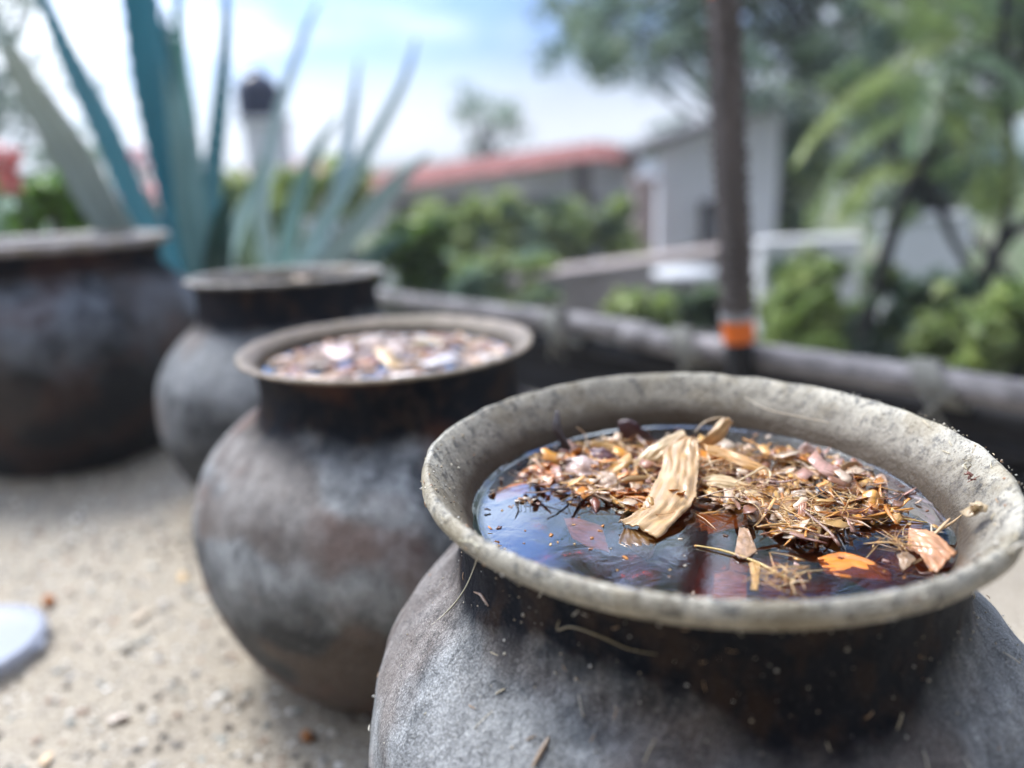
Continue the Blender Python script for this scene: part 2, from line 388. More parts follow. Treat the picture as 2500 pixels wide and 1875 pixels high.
# pebbles and coarse grains in the sand (uncountable)
ico_v = np.array([(0, 0, 1), (0, 0, -1), (1, 0, 0), (-1, 0, 0), (0, 1, 0), (0, -1, 0)], float)
ico_f = [(0, 2, 4), (0, 4, 3), (0, 3, 5), (0, 5, 2), (1, 4, 2), (1, 3, 4), (1, 5, 3), (1, 2, 5)]
def stone(mb, c, r, col, flat=.6):
    v = ico_v * r * rng.uniform(.7, 1.3, (6, 3)); th = rng.uniform(0, 6.28)
    v = np.c_[v[:, 0] * math.cos(th) - v[:, 1] * math.sin(th), v[:, 0] * math.sin(th) + v[:, 1] * math.cos(th), v[:, 2] * flat]
    mb.add(v + np.array(c), ico_f, np.array(col) * rng.uniform(.8, 1.15))
mb = MB()
cols = [(.85, .82, .75), (.7, .66, .58), (.12, .10, .08), (.34, .3, .25), (.22, .2, .18), (.6, .57, .52), (.42, .3, .22), (.3, .32, .3)]
for i in range(14000):
    x = rng.uniform(-1.7, .25); y = rng.uniform(.3, 2.2)
    q = np.array([x, y]) - A
    if q.dot(Wd) < .0: continue
    r = rng.choice([.0016, .0025, .004, .006], p=[.15, .3, .37, .18])
    z = .012 * noise.noise(Vector((x * 3, y * 3, 0))) + .005 * noise.noise(Vector((x * 14, y * 14, 2)))
    stone(mb, (x, y, z + r * .2), r, cols[rng.integers(len(cols))])
o = mb.build('gravel', M_crumb, smooth=False); tag(o, 'fine pebbles and grit strewn over the sand', 'gravel', kind='stuff')

# ------------------------------------------------------------------ pots
def lathe(mb, prof, seg=160, irregular=.0012, seed=0, n=10, colfn=None):
    P = catmull(prof, n); V = []; C = []; F = []
    for i, (r, z) in enumerate(P):
        for k in range(seg):
            th = 2 * math.pi * k / seg
            d = irregular * noise.noise(Vector((math.cos(th) * 1.6 + seed, math.sin(th) * 1.6, z * 14))) + \
                irregular * .45 * noise.noise(Vector((math.cos(th) * 9 + seed, math.sin(th) * 9, z * 60)))
            V.append(((r + d) * math.cos(th), (r + d) * math.sin(th), z + d * .7)); C.append(colfn(i, len(P), r, z) if colfn else (1, 1, 1))
    for i in range(len(P) - 1):
        for k in range(seg):
            k2 = (k + 1) % seg; F.append((i * seg + k, i * seg + k2, (i + 1) * seg + k2, (i + 1) * seg + k))
    mb.add(V, F, np.array(C)); return P
def ring_cap(mb, r, z, seg, up):
    v = [(r * math.cos(2 * math.pi * k / seg), r * math.sin(2 * math.pi * k / seg), z) for k in range(seg)] + [(0, 0, z)]
    mb.add(v, [(k, (k + 1) % seg, seg) if up else ((k + 1) % seg, k, seg) for k in range(seg)])

INW = .010
def make_pot(name, label, loc, outer, lip, inner, material, seed, irr=.0012, liq_z=None, liq_r=None, group='clay fermenting pots on the sand'):
    """outer: bottom..neck (r,z); lip: over the top; inner: mouth..down"""
    root = empty(name, loc); tag(root, label, 'pot', group)
    mb = MB(); n_out = len(outer); prof = outer + lip + inner; tot = len(prof)
    def cf(i, n, r, z):
        k = i / (n - 1) * (tot - 1)
        ins = k > n_out + len(lip) * .45
        wet = 1.0
        if ins and liq_z is not None:
            wet = min(1, max(0, (z - (liq_z + .009)) / .026))
        return (0 if ins else 1, wet, 1)
    lathe(mb, prof, 176, irr, seed, colfn=cf); ring_cap(mb, outer[0][0], outer[0][1], 64, False)
    b = mb.build('body', material, root, loc=None); b.parent = root; b.matrix_parent_inverse = Matrix.Identity(4)
    if liq_z is not None:
        mb = MB(); R = liq_r; lp = [(R * .15, liq_z), (R * .4, liq_z), (R * .6, liq_z), (R * .8, liq_z), (R * .93, liq_z), (R * .965, liq_z + .0002), (R * .985, liq_z + .0007), (R * 1.0, liq_z + .002), (R * 1.02, liq_z + .0022), (R * 1.03, liq_z - .02), (R * 1.0, liq_z - .07)]
        seg = 128; V = []; F = []
        for r, z in lp:
            for k in range(seg):
                th = 2 * math.pi * k / seg; V.append((r * math.cos(th), r * math.sin(th), z))
        for i in range(len(lp) - 1):
            for k in range(seg):
                k2 = (k + 1) % seg; F.append((i * seg + k, (i + 1) * seg + k, (i + 1) * seg + k2, i * seg + k2))
        V.append((0, 0, liq_z)); V.append((0, 0, liq_z - .07)); n0 = len(V) - 2
        for k in range(seg):
            k2 = (k + 1) % seg; F.append((k, k2, n0)); F.append(((len(lp) - 1) * seg + k2, (len(lp) - 1) * seg + k, n0 + 1))
        mb.add(V, F); lq = mb.build('liquid', M_liq); lq.parent = root
    return root

P1 = (.115, .442, .400)
LZ = .363                                                     # liquid level of the near pot, world z
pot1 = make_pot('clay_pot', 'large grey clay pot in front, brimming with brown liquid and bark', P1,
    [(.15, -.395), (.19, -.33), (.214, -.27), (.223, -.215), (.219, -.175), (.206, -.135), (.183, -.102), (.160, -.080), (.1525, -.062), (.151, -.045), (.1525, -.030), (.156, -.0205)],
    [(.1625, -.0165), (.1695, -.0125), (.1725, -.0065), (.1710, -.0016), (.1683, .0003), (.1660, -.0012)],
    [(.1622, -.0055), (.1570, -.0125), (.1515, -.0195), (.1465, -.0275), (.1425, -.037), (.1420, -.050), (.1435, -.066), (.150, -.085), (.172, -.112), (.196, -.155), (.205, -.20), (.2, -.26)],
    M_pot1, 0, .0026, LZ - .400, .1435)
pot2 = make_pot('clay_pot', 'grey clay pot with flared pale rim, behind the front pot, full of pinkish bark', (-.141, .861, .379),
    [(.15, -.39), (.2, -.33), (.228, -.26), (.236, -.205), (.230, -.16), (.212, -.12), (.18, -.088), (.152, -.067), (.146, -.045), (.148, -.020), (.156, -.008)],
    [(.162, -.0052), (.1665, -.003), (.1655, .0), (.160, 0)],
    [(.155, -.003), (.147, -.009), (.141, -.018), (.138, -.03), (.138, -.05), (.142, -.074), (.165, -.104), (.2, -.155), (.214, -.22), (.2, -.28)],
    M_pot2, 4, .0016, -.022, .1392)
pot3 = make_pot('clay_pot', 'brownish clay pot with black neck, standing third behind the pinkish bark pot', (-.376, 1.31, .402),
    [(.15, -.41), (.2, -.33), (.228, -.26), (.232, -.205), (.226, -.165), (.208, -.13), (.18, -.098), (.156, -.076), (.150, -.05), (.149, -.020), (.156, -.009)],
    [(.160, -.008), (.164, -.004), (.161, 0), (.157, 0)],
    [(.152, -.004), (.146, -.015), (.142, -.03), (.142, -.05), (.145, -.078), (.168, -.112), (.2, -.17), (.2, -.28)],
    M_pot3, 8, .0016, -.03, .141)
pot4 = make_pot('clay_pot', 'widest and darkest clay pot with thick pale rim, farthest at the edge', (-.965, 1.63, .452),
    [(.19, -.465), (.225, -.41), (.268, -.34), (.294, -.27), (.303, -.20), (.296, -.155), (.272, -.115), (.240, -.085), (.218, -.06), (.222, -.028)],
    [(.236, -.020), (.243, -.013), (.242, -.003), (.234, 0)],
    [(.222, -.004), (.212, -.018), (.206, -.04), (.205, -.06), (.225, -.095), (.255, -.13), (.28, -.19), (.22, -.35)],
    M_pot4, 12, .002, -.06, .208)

pot2.rotation_euler.x = math.radians(-1.0); pot3.rotation_euler.x = math.radians(-3.4); pot4.rotation_euler.x = math.radians(-2.0)
# ------------------------------------------------------------------ things floating in the front pot
sZ3 = lambda x, y: ((1400 + .2532 * x) / K, (980 + .2532 * y) / K)
sZ1 = lambda x, y: ((1000 + .3617 * x) / K, (880 + .3617 * y) / K)
sZ2 = lambda x, y: ((1700 + .3617 * x) / K, (880 + .3617 * y) / K)
sZ4 = lambda x, y: ((1850 + .2712 * x) / K, (1050 + .2712 * y) / K)
sB = lambda x, y: ((850 + .3843 * x) / K, (1300 + .3843 * y) / K)
def onliq(sp_, x, y, h): u, v = sp_(x, y); return np.array(atz(u, v, LZ + h * .001))
def sheet(mb, L, R, col, thick=.0009, bulge=.12, wrinkle=.0012, nu=9, nv=6, seed=0, ragged=.09):
    """a curled piece spanned between two edge curves, with thickness and ragged outline"""
    Lc = catmull(L, nv); Rc = catmull(R, nv)
    n = max(len(Lc), len(Rc))
    ip = lambda C: np.array([np.interp(np.linspace(0, 1, n), np.linspace(0, 1, len(C)), C[:, k]) for k in range(3)]).T
    Lc, Rc = ip(Lc), ip(Rc); G = np.zeros((n, nu, 3)); C = np.zeros((n, nu, 3)); UV = np.zeros((n, nu, 2)); ln = 0
    for i in range(n):
        l, r = Lc[i], Rc[i]; w_ = np.linalg.norm(r - l)
        mid = (l + r) / 2; rg = ragged * w_ * .5
        l = l + (l - mid) * ragged * noise.noise(Vector((i * .9 + seed, 1.3, 0))) ; r = r + (r - mid) * ragged * noise.noise(Vector((i * .9 + seed, 7.7, 0)))
        for j in range(nu):
            q = j / (nu - 1); p = l * (1 - q) + r * q
            p = p + np.array([0, 0, 1]) * (bulge * w_ * math.sin(math.pi * q)) 
            p = p + np.array([0, 0, 1]) * wrinkle * noise.noise(Vector((q * 7 + seed, i * .13, 3.1)))
            p = p + np.array([0, 0, 1]) * w_ * (.03 * noise.noise(Vector((q * 7 + seed, i * .08, 5.5))) + .008 * noise.noise(Vector((q * 29 + seed, i * .25, 8.5))) + .10 * max(0, abs(q * 2 - 1) - .72))
            if i in (0, n - 1): p = p + (Lc[min(i + 1, n - 1)] - Lc[max(i - 1, 0)]) * (.5 * noise.noise(Vector((q * 9 + seed, 11, i))))
            G[i, j] = p; UV[i, j] = (q, i / (n - 1))
            k = 1 + .30 * noise.noise(Vector((q * 6 + seed * 2, i * .16, 9))) + .18 * noise.noise(Vector((q * 22 + seed, i * .08, 2)))
            C[i, j] = np.array(col) * k
    dn = np.zeros_like(G)
    du = np.gradient(G, axis=0); dv = np.gradient(G, axis=1); nn = np.cross(du, dv); nn /= np.linalg.norm(nn, axis=2)[..., None] + 1e-12
    T = G + nn * thick * .5; Bm = G - nn * thick * .5
    V = np.concatenate([T.reshape(-1, 3), Bm.reshape(-1, 3)]); m_ = n * nu; F = []
    for i in range(n - 1):
        for j in range(nu - 1):
            a = i * nu + j; F.append((a, a + 1, a + nu + 1, a + nu)); F.append((m_ + a, m_ + a + nu, m_ + a + nu + 1, m_ + a + 1))
    rim = [j for j in range(nu)] + [i * nu + nu - 1 for i in range(1, n)] + [(n - 1) * nu + j for j in range(nu - 2, -1, -1)] + [i * nu for i in range(n - 2, 0, -1)]
    for a, b in zip(rim, rim[1:] + rim[:1]): F.append((a, m_ + a, m_ + b, b))
    mb.add(V, F, np.concatenate([C.reshape(-1, 3)] * 2), np.concatenate([UV.reshape(-1, 2)] * 2))
TAN, PALE, AMB, ORG, BRN, MAR, PNK, DRK, YEL = (.66, .42, .17), (.72, .55, .36), (.52, .23, .04), (.62, .20, .04), (.22, .10, .04), (.09, .025, .022), (.55, .40, .36), (.012, .012, .014), (.62, .42, .12)
pieces = [
 ('bark_strip', 'broad pale tan bark strip sloping from the heap to the open liquid', sZ3, [(1080,330,24),(900,450,19),(850,640,14),(730,900,9),(600,1090,5),(440,1175,3.5)], [(1185,400,22),(1215,560,16),(1190,780,11),(1165,960,7),(1040,1110,4),(810,1330,1)], (.66,.43,.2), .10, .0025, 'bark'),
 ('bark_strip', 'pale rounded bark tongue leaning against the broad tan strip', sZ3, [(1030,290,22),(800,400,17),(640,530,9),(560,650,2)], [(1095,340,22),(960,440,16),(880,570,9),(760,650,2)], (.68,.5,.26), .2, .0015, 'bark'),
 ('bark_strip', 'thick stub of bark pointing up towards the back of the rim', sZ3, [(1400,200,27),(1290,330,18),(1170,440,8)], [(1540,200,27),(1440,360,17),(1270,480,6)], (.6,.38,.17), .35, .001, 'bark'),
 ('bark_strip', 'long amber bark strip curving right with a hooked end', sZ3, [(1240,420,13),(1480,470,13),(1700,560,11),(1850,640,8),(1905,760,3)], [(1290,520,11),(1450,560,9),(1640,640,7),(1790,700,5),(1840,810,2)], (.66,.36,.1), .2, .001, 'bark'),
 ('bark_strip', 'cream wedge of fibre with a frayed tip right of the broad strip', sZ3, [(1215,750,9),(1400,710,10),(1600,770,8),(1800,870,4),(1960,965,2)], [(1230,805,5),(1400,845,5),(1560,860,4),(1720,925,3),(1940,1000,1)], (.72,.53,.28), .1, .001, 'bark'),
 ('bark_flap', 'olive brown ribbed flap hanging below the broad strip', sZ3, [(490,1225,1),(440,1370,-.5),(560,1440,-1),(720,1545,-1.5)], [(620,1245,1),(785,1350,-.5),(782,1420,-1),(765,1490,-1.5)], (.20,.105,.03), .02, .0005, 'bark'),
 ('bark_plate', 'smooth amber plate sunk beside the broad strip', sZ3, [(1200,1090,-.6),(1400,1070,-.6),(1670,1050,-.6)], [(1230,1260,-5),(1450,1220,-5),(1690,1150,-2)], (.66,.29,.03), .05, .0008, 'bark'),
 ('bark_leaf', 'dark maroon leaf arching up at the back of the liquid', sZ3, [(430,200,16),(560,180,19),(680,280,12),(790,390,4)], [(440,380,2),(520,420,0),(620,430,0),(720,430,0)], (.06,.018,.022), .3, .001, 'bark'),
 ('bark_strip', 'short amber strip on the far left of the heap', sZ3, [(180,380,9),(350,410,7),(570,490,2)], [(160,450,4),(340,490,2),(540,540,0)], (.62,.38,.12), .2, .001, 'bark'),
 ('bark_plate', 'orange plate half sunk at the left end of the heap', sZ1, [(820,715,2),(930,700,2.5),(1010,720,3)], [(700,815,-3),(840,850,-2),(960,840,0)], (.62,.22,.04), .08, .0008, 'bark'),
 ('bark_plate', 'red orange fragment sunk under the reflected tree', sZ1, [(1040,1070,-2),(1180,1090,-1.8),(1300,1130,-2)], [(1100,1210,-3),(1220,1270,-3),(1350,1300,-4)], (.95,.30,.05), .0, .0004, 'bark'),
 ('bark_lump', 'glossy orange knob of bark at the right of the heap', sZ4, [(940,600,3),(1040,560,7),(1130,640,3)], [(930,745,0),(1040,750,1),(1125,725,0)], (.75,.36,.05), .35, .0008, 'bark'),
 ('bark_flap', 'amber fibrous flap fanning under the liquid on the right', sZ4, [(960,740,.5),(1150,700,.6),(1300,770,0),(1500,840,-1)], [(970,870,-4),(1150,950,-5),(1300,970,-5),(1420,1000,-4)], (.6,.27,.03), .02, .0008, 'bark'),
 ('bark_sheet', 'thin grey film of bark lying along the right waterline', sZ4, [(1150,590,-.6),(1400,600,-.4),(1620,700,-.3),(1790,830,-.3)], [(1200,690,-1.5),(1400,770,-1.5),(1560,860,-1),(1750,915,-.6)], (.25,.2,.19), .01, .0003, 'bark'),
 ('bark_sheet', 'maroon bark sheet just under the surface by the right waterline', sZ4, [(1100,400,-1),(1290,425,-1),(1450,520,-1)], [(1150,560,-2),(1300,610,-2),(1460,600,-2)], (.24,.07,.05), .01, .0003, 'bark'),
 ('bark_plate', 'wet pinkish orange plate with black specks near the right lip', sZ4, [(1360,900,5),(1560,930,7),(1800,1120,2)], [(1350,1050,2),(1470,1160,3),(1610,1300,0)], (.70,.36,.18), .08, .0025, 'bark'),
 ('bark_plate', 'bright orange slab just below the surface near the front lip', sZ4, [(540,1165,-.8),(740,1120,-.3),(950,1165,-.3),(1200,1285,-1.6)], [(600,1290,-1.2),(760,1335,-1.0),(950,1345,-1.4),(1200,1370,-4)], (.95,.30,.03), .02, .0006, 'bark'),
 ('bark_plate', 'deep sunken orange lump behind the front lip', sZ2, [(120,1450,-2.6),(230,1430,-2.2),(340,1460,-2.6)], [(110,1620,-5),(230,1630,-4.5),(340,1620,-5)], (1.0,.32,.03), .0, .0005, 'bark'),
 ('bark_plate', 'amber tongue sunk below the heap left of the black bristle', sZ2, [(60,1060,-1.2),(200,1040,-1),(340,1050,-1.2)], [(80,1180,-3),(210,1150,-2.5),(350,1120,-2)], (.9,.36,.05), .0, .0004, 'bark'),
 ('bark_plate', 'rusty sunken plate between the lilac flake and the hanging tan strip', sZ2, [(230,1330,-1.5),(300,1310,-1.2),(370,1330,-1.5)], [(220,1420,-3.5),(300,1440,-3.5),(350,1430,-3)], (.85,.26,.05), .0, .0004, 'bark'),
 ('bark_plate', 'long amber slab sunk beneath the left foot of the heap', sZ1, [(560,900,-.8),(680,850,-.6),(800,830,-.6)], [(590,960,-2.5),(700,930,-2.5),(800,900,-2)], (.9,.30,.05), .0, .0004, 'bark'),
 ('bark_flake', 'small brown triangular flake left of the speckled plate', sZ4, [(1250,1130,1),(1340,1110,2),(1430,1170,1)], [(1290,1240,0),(1310,1270,0),(1330,1265,0)], (.42,.27,.15), .05, .0008, 'bark'),
 ('bark_stump', 'upright reddish frayed stub in the right part of the heap', sZ4, [(370,680,9),(345,850,4),(325,985,0)], [(440,670,9),(430,850,4),(485,985,0)], (.50,.22,.10), .3, .003, 'bark'),
 ('bark_flake', 'glossy black fragment in the middle of the right heap', sZ4, [(510,530,6),(600,560,5),(690,650,2)], [(525,600,4),(590,650,2),(650,690,0)], DRK, .4, .0015, 'chip'),
 ('bark_strip', 'tan dangling strip close to the front lip', sZ2, [(355,1370,.6),(375,1460,0),(365,1560,-1)], [(430,1380,.6),(425,1470,0),(425,1565,-1)], (.62,.36,.1), .15, .001, 'bark'),
 ('bark_sheet', 'pinkish white folded sheet at the left of the heap', sZ3, [(-60,560,7),(100,550,8),(240,600,6)], [(-80,700,2),(80,740,3),(250,730,2)], (.62,.46,.40), .25, .002, 'bark'),
 ('bark_sheet', 'purple brown curl behind the pinkish sheet', sZ3, [(160,480,6),(280,470,7),(410,520,4)], [(170,580,2),(280,590,3),(400,580,2)], (.2,.1,.11), .3, .002, 'bark'),
 ('bark_spike', 'dark pointed sliver standing against the inner back wall', sZ1, [(985,345,27),(965,470,15),(1050,620,1)], [(1010,350,27),(1030,480,15),(1120,640,0)], (.035,.02,.02), .3, .001, 'bark'),
 ('bark_plate', 'lilac grey plate floating upright of the left reflection', sZ3, [(230,700,6),(330,690,6),(420,740,4)], [(230,850,2),(330,860,2),(420,850,1)], (.55,.40,.28), .15, .0015, 'chip'),
 ('bark_strip', 'narrow tan splinter along the lower left edge of the heap', sZ3, [(340,900,4),(450,960,4),(620,1030,2)], [(330,950,1),(450,1010,1),(600,1075,0)], (.7,.42,.13), .2, .001, 'bark'),
 ('bark_strip', 'pale frayed strip crossing under the heap to the right', sZ3, [(1230,830,3),(1500,820,3),(1650,900,2)], [(1230,850,1),(1480,870,1),(1620,960,0)], (.45,.28,.12), .1, .001, 'bark'),
 ('bark_sheet', 'brown torn sheet right of the cream wedge', sZ3, [(1660,1050,4),(1760,980,6),(1880,1020,4)], [(1680,1150,0),(1780,1170,0),(1890,1130,0)], (.55,.38,.24), .2, .002, 'bark'),
 ('bark_sheet', 'mauve flake beside the grey film', sZ4, [(1060,420,3),(1110,400,4),(1150,440,3)], [(1060,500,0),(1120,530,0),(1175,550,0)], (.45,.28,.18), .1, .001, 'chip'),
 ('bark_strip', 'pink brown rib lying flat across the right heap', sZ4, [(650,780,4),(800,730,5),(960,720,3)], [(660,830,1),(800,790,2),(965,760,1)], (.42,.20,.13), .3, .001, 'bark'),
 ('bark_strip', 'cream slat among the back right chips', sZ4, [(470,330,5),(560,370,5),(640,420,3)], [(455,360,3),(540,410,3),(620,440,2)], (.72,.58,.40), .1, .001, 'bark'),
 ('bark_sheet', 'pale pink curl at the back right waterline', sZ4, [(370,160,8),(430,120,12),(520,170,8)], [(360,240,2),(450,250,2),(560,270,2)], (.62,.47,.42), .3, .002, 'bark'),
 ('bark_sheet', 'orange brown chip just under the back waterline', sZ4, [(120,180,4),(220,150,5),(310,180,3)], [(130,230,1),(220,225,1),(300,220,1)], (.45,.2,.05), .2, .001, 'bark'),
 ('bark_flake', 'tan Y-shaped twig on the right of the heap', sZ4, [(740,330,9),(800,300,9),(900,290,7)], [(760,400,4),(820,345,5),(905,320,5)], (.5,.3,.14), .4, .001, 'bark'),
 ('bark_sheet', 'salmon fragment above the black fragment', sZ4, [(300,560,5),(400,545,6),(500,560,4)], [(300,620,2),(400,640,2),(490,630,1)], (.66,.53,.40), .2, .0015, 'bark'),
 ('bark_sheet', 'whitish flake mirrored under the long straw', sZ2, [(290,1140,.6),(350,1150,.8),(385,1230,.6)], [(255,1330,0),(330,1350,.2),(410,1290,.2)], (.42,.26,.15), .02, .0005, 'chip'),
 ('bark_strip', 'orange splinter pointing at the speckled plate', sZ4, [(1180,650,1.5),(1250,630,2),(1320,625,1.5)], [(1200,680,0),(1260,660,.3),(1320,650,.3)], (.7,.4,.1), .1, .0006, 'bark'),
]
for i, (nm, lab, sp_, L, R, col, bl_, wr, mt) in enumerate(pieces):
    mb = MB(); sheet(mb, [onliq(sp_, *p) for p in L], [onliq(sp_, *p) for p in R], col, bulge=bl_, wrinkle=wr, seed=i * 3.7, nu=22, nv=12)
    c = onliq(sp_, *L[0]); o = mb.build(nm, M_bark if mt == 'bark' else M_chip, loc=tuple(c)); tag(o, lab, 'bark', 'bark pieces in the front pot')
# straws and long fibres
straws = [
 ('straw', 'long golden straw crossing the dark reflection towards the front lip', sZ2, [(0,1250,1),(180,1285,1.2),(400,1360,1),(560,1440,.8),(680,1500,.5)], .0008, YEL),
 ('straw', 'yellow fibre running along the right part of the heap', sZ2, [(960,1030,3),(1150,1060,2.5),(1300,1055,2),(1560,1095,.5)], .0009, YEL),
 ('straw', 'straight straw leaning on the inner right wall', sZ4, [(1370,1060,3),(1560,950,5),(1740,840,7),(1840,760,10)], .0007, (.6,.4,.2)),
 ('straw', 'thick short straw beside the one on the right wall', sZ4, [(1570,960,6),(1650,880,8),(1730,795,10)], .0011, (.68,.45,.25)),
 ('straw', 'thin upright straw crossing the speckled plate', sZ4, [(1562,850,9),(1565,920,7),(1568,990,5)], .0005, PALE),
 ('straw', 'short level straw over the speckled plate', sZ4, [(1470,915,7),(1680,920,7)], .0005, PALE),
 ('straw', 'fine stiff straw standing in the right heap', sZ4, [(740,790,3),(790,700,9),(830,625,15)], .0005, (.6,.42,.22)),
 ('straw', 'looped tan fibre behind the pinkish sheet', sZ1, [(800,710,2),(840,665,5),(910,655,6),(975,700,2)], .0007, (.5,.36,.2)),
 ('straw', 'curved hair rising by the dark sliver', sZ1, [(1130,450,20),(1185,500,12),(1190,570,6),(1155,640,1)], .0005, PALE),
 ('straw', 'bent fibre arching behind the upright stub', sZ3, [(1170,300,14),(1250,210,20),(1380,160,24),(1500,165,24)], .0006, (.55,.4,.22)),
 ('straw', 'loop of cream fibre at the hooked end of the amber strip', sZ3, [(1570,780,8),(1720,700,10),(1830,640,11),(1900,700,8),(1850,800,5),(1700,850,4)], .0009, (.72,.55,.32)),
 ('straw', 'pale fibre crossing the gap right of the broad strip', sZ3, [(1240,640,9),(1330,590,11),(1440,560,11)], .0008, (.7,.52,.3)),
 ('straw', 'upright split fibre above the gap right of the broad strip', sZ3, [(1290,480,12),(1310,560,10),(1360,680,7)], .0009, (.7,.52,.3)),
 ('straw', 'fine red fibre dipping in front of the amber plate', sZ3, [(1170,1080,1),(1270,1140,1),(1380,1240,.5)], .0004, (.5,.28,.1)),
 ('straw', 'black bristle hanging into the bright reflection', sZ4, [(700,880,4),(740,980,2),(800,1090,.5)], .0005, DRK),
 ('straw', 'short black twig beside the black bristle', sZ4, [(780,870,4),(790,940,3),(815,1000,1)], .0009, DRK),
 ('straw', 'dark needle floating on the blue reflection', sZ1, [(720,970,1),(735,1000,.8),(712,1060,.6)], .0005, (.05,.04,.03)),
 ('straw', 'tan fibre from the cream wedge down to the right', sZ3, [(1640,820,6),(1760,930,4),(1880,1040,2),(1975,1110,1)], .0006, (.6,.42,.2)),
 ('straw', 'light straw at the lower edge of the heap near the front', sZ2, [(560,1530,.6),(660,1500,.8),(760,1490,.6)], .0009, PALE),
]
for i, (nm, lab, sp_, pts, r, col) in enumerate(straws):
    mb = MB(); tube(mb, [onliq(sp_, *p) for p in pts], [r * .6, r, r, r * .4], 6, col, 6)
    o = mb.build(nm, M_straw, loc=tuple(onliq(sp_, *pts[0]))); tag(o, lab, 'straw', 'straws and fibres in the front pot')

# the mat of small chips (nobody could count it)
def inpoly(x, y, poly):
    ins = False; j = len(poly) - 1
    for i in range(len(poly)):
        xi, yi = poly[i]; xj, yj = poly[j]
        if (yi > y) != (yj > y) and x < (xj - xi) * (y - yi) / (yj - yi) + xi: ins = not ins
        j = i
    return ins
def chip(mb, c, size, col, tilt=.35, asp=None):
    L = size; W_ = size * (asp or rng.uniform(.25, .8)); nu, nv = 3, 4; g = []
    th = rng.uniform(0, 6.28); tx, ty = rng.normal(0, tilt, 2); curl = rng.uniform(-.5, .9)
    for i in range(nv):
        for j in range(nu):
            x = (i / (nv - 1) - .5) * L + rng.normal(0, .06) * L; y = (j / (nu - 1) - .5) * W_ * (1 - .4 * abs(i / (nv - 1) - .5)) + rng.normal(0, .06) * W_
            z = curl * y * y / W_ + rng.normal(0, .03) * L + x * tx + y * ty
            g.append((x * math.cos(th) - y * math.sin(th), x * math.sin(th) + y * math.cos(th), z))
    g = np.array(g); g2 = g - [0, 0, .0005]; F = []
    n = nu * nv
    for i in range(nv - 1):
        for j in range(nu - 1):
            a = i * nu + j; F.append((a, a + nu, a + nu + 1, a + 1)); F.append((n + a, n + a + 1, n + a + nu + 1, n + a + nu))
    rim = [0, 1, 2, 5, 8, 11, 10, 9, 6, 3]
    for a, b in zip(rim, rim[1:] + rim[:1]): F.append((a, b, n + b, n + a))
    mb.add(np.concatenate([g, g2]) + np.array(c), F, np.array(col) * rng.uniform(.7, 1.25), np.tile([[i / 3, j / 2] for i in range(4) for j in range(3)], (2, 1)))
def fibre(mb, c, ln, r, col, lift=.2):
    th = rng.uniform(0, 6.28); d = np.array([math.cos(th), math.sin(th), rng.normal(0, lift)]); s = np.array([-d[1], d[0], 0]) * rng.normal(0, .25)
    pts = [np.array(c) - d * ln / 2, np.array(c) + s * ln * .5, np.array(c) + d * ln / 2]
    tube(mb, pts, [r * .5, r, r * .4], 4, np.array(col) * rng.uniform(.7, 1.2), 4)
heap = [(1120,1035),(1180,985),(1230,960),(1330,942),(1420,950),(1560,958),(1680,965),(1790,975),(1860,1010),(1930,1060),(1960,1105),(1900,1130),(1820,1140),(1750,1165),(1690,1160),(1640,1110),(1570,1090),(1500,1070),(1440,1110),(1400,1110),(1340,1090),(1270,1070),(1200,1065),(1150,1050)]
chipcols = [(.72,.43,.14),(.80,.60,.42),(.66,.40,.32),(.72,.28,.04),(.30,.13,.07),(.16,.06,.05),(.08,.05,.05),(.80,.38,.06),(.82,.66,.48),(.36,.16,.08)]
cw = np.array([.20,.16,.08,.15,.06,.04,.03,.14,.10,.04])
mb = MB(); cnt = 0
while cnt < 1150:
    u = rng.uniform(1120, 1970); v = rng.uniform(940, 1170)
    if not inpoly(u, v, heap): continue
    lift = rng.choice([rng.uniform(-.006, -.0005), rng.uniform(-.001, .005), rng.uniform(.004, .010)], p=[.46, .43, .11])
    p = atz(u, v, LZ + lift); chip(mb, p, rng.choice([.005, .008, .012, .018], p=[.33, .33, .24, .10]), chipcols[rng.choice(10, p=cw)]); cnt += 1
# loose small chips drifting outside the heap
for k in range(130):
    a_, rr = rng.uniform(0, 6.28), .132 * math.sqrt(rng.random()); x, y = P1[0] + rr * math.cos(a_), P1[1] + rr * math.sin(a_)
    chip(mb, (x, y, LZ + .0003), rng.uniform(.0012, .0035), chipcols[rng.choice(10, p=cw)], .15)
for k in range(40):                                     # specks clinging along the waterline
    a_ = rng.uniform(0, 6.28); chip(mb, (P1[0] + .134 * math.cos(a_), P1[1] + .134 * math.sin(a_), LZ + .002), rng.uniform(.002, .005), chipcols[rng.choice(10, p=cw)], .3)
for k in range(230):                                    # long soggy shreds
    while True:
        u = rng.uniform(1120, 1990); v = rng.uniform(940, 1180)
        if inpoly(u, v, heap): break
    p = np.array(atz(u, v, LZ + rng.uniform(-.004, .007))); th = rng.uniform(0, 6.28); L_ = rng.uniform(.012, .036); W_ = rng.uniform(.0012, .0045)
    d = np.array([math.cos(th), math.sin(th), rng.normal(0, .16)]); sd = np.array([-d[1], d[0], rng.normal(0, .5)]); bend = rng.normal(0, .35); Lp, Rp = [], []
    for q in np.linspace(-.5, .5, 4):
        c = p + d * q * L_ + np.array([-d[1], d[0], 0]) * bend * L_ * (q * q) + [0, 0, rng.normal(0, .0008)]; ww = W_ * (1 - abs(q)) * rng.uniform(.7, 1.2)
        Lp.append(c - sd * ww / 2); Rp.append(c + sd * ww / 2)
    sheet(mb, Lp, Rp, np.array(chipcols[rng.choice(10, p=cw)]) * rng.uniform(.6, 1.2), thick=.0005, bulge=.3, wrinkle=.0006, nu=4, nv=3, seed=k * 1.1)
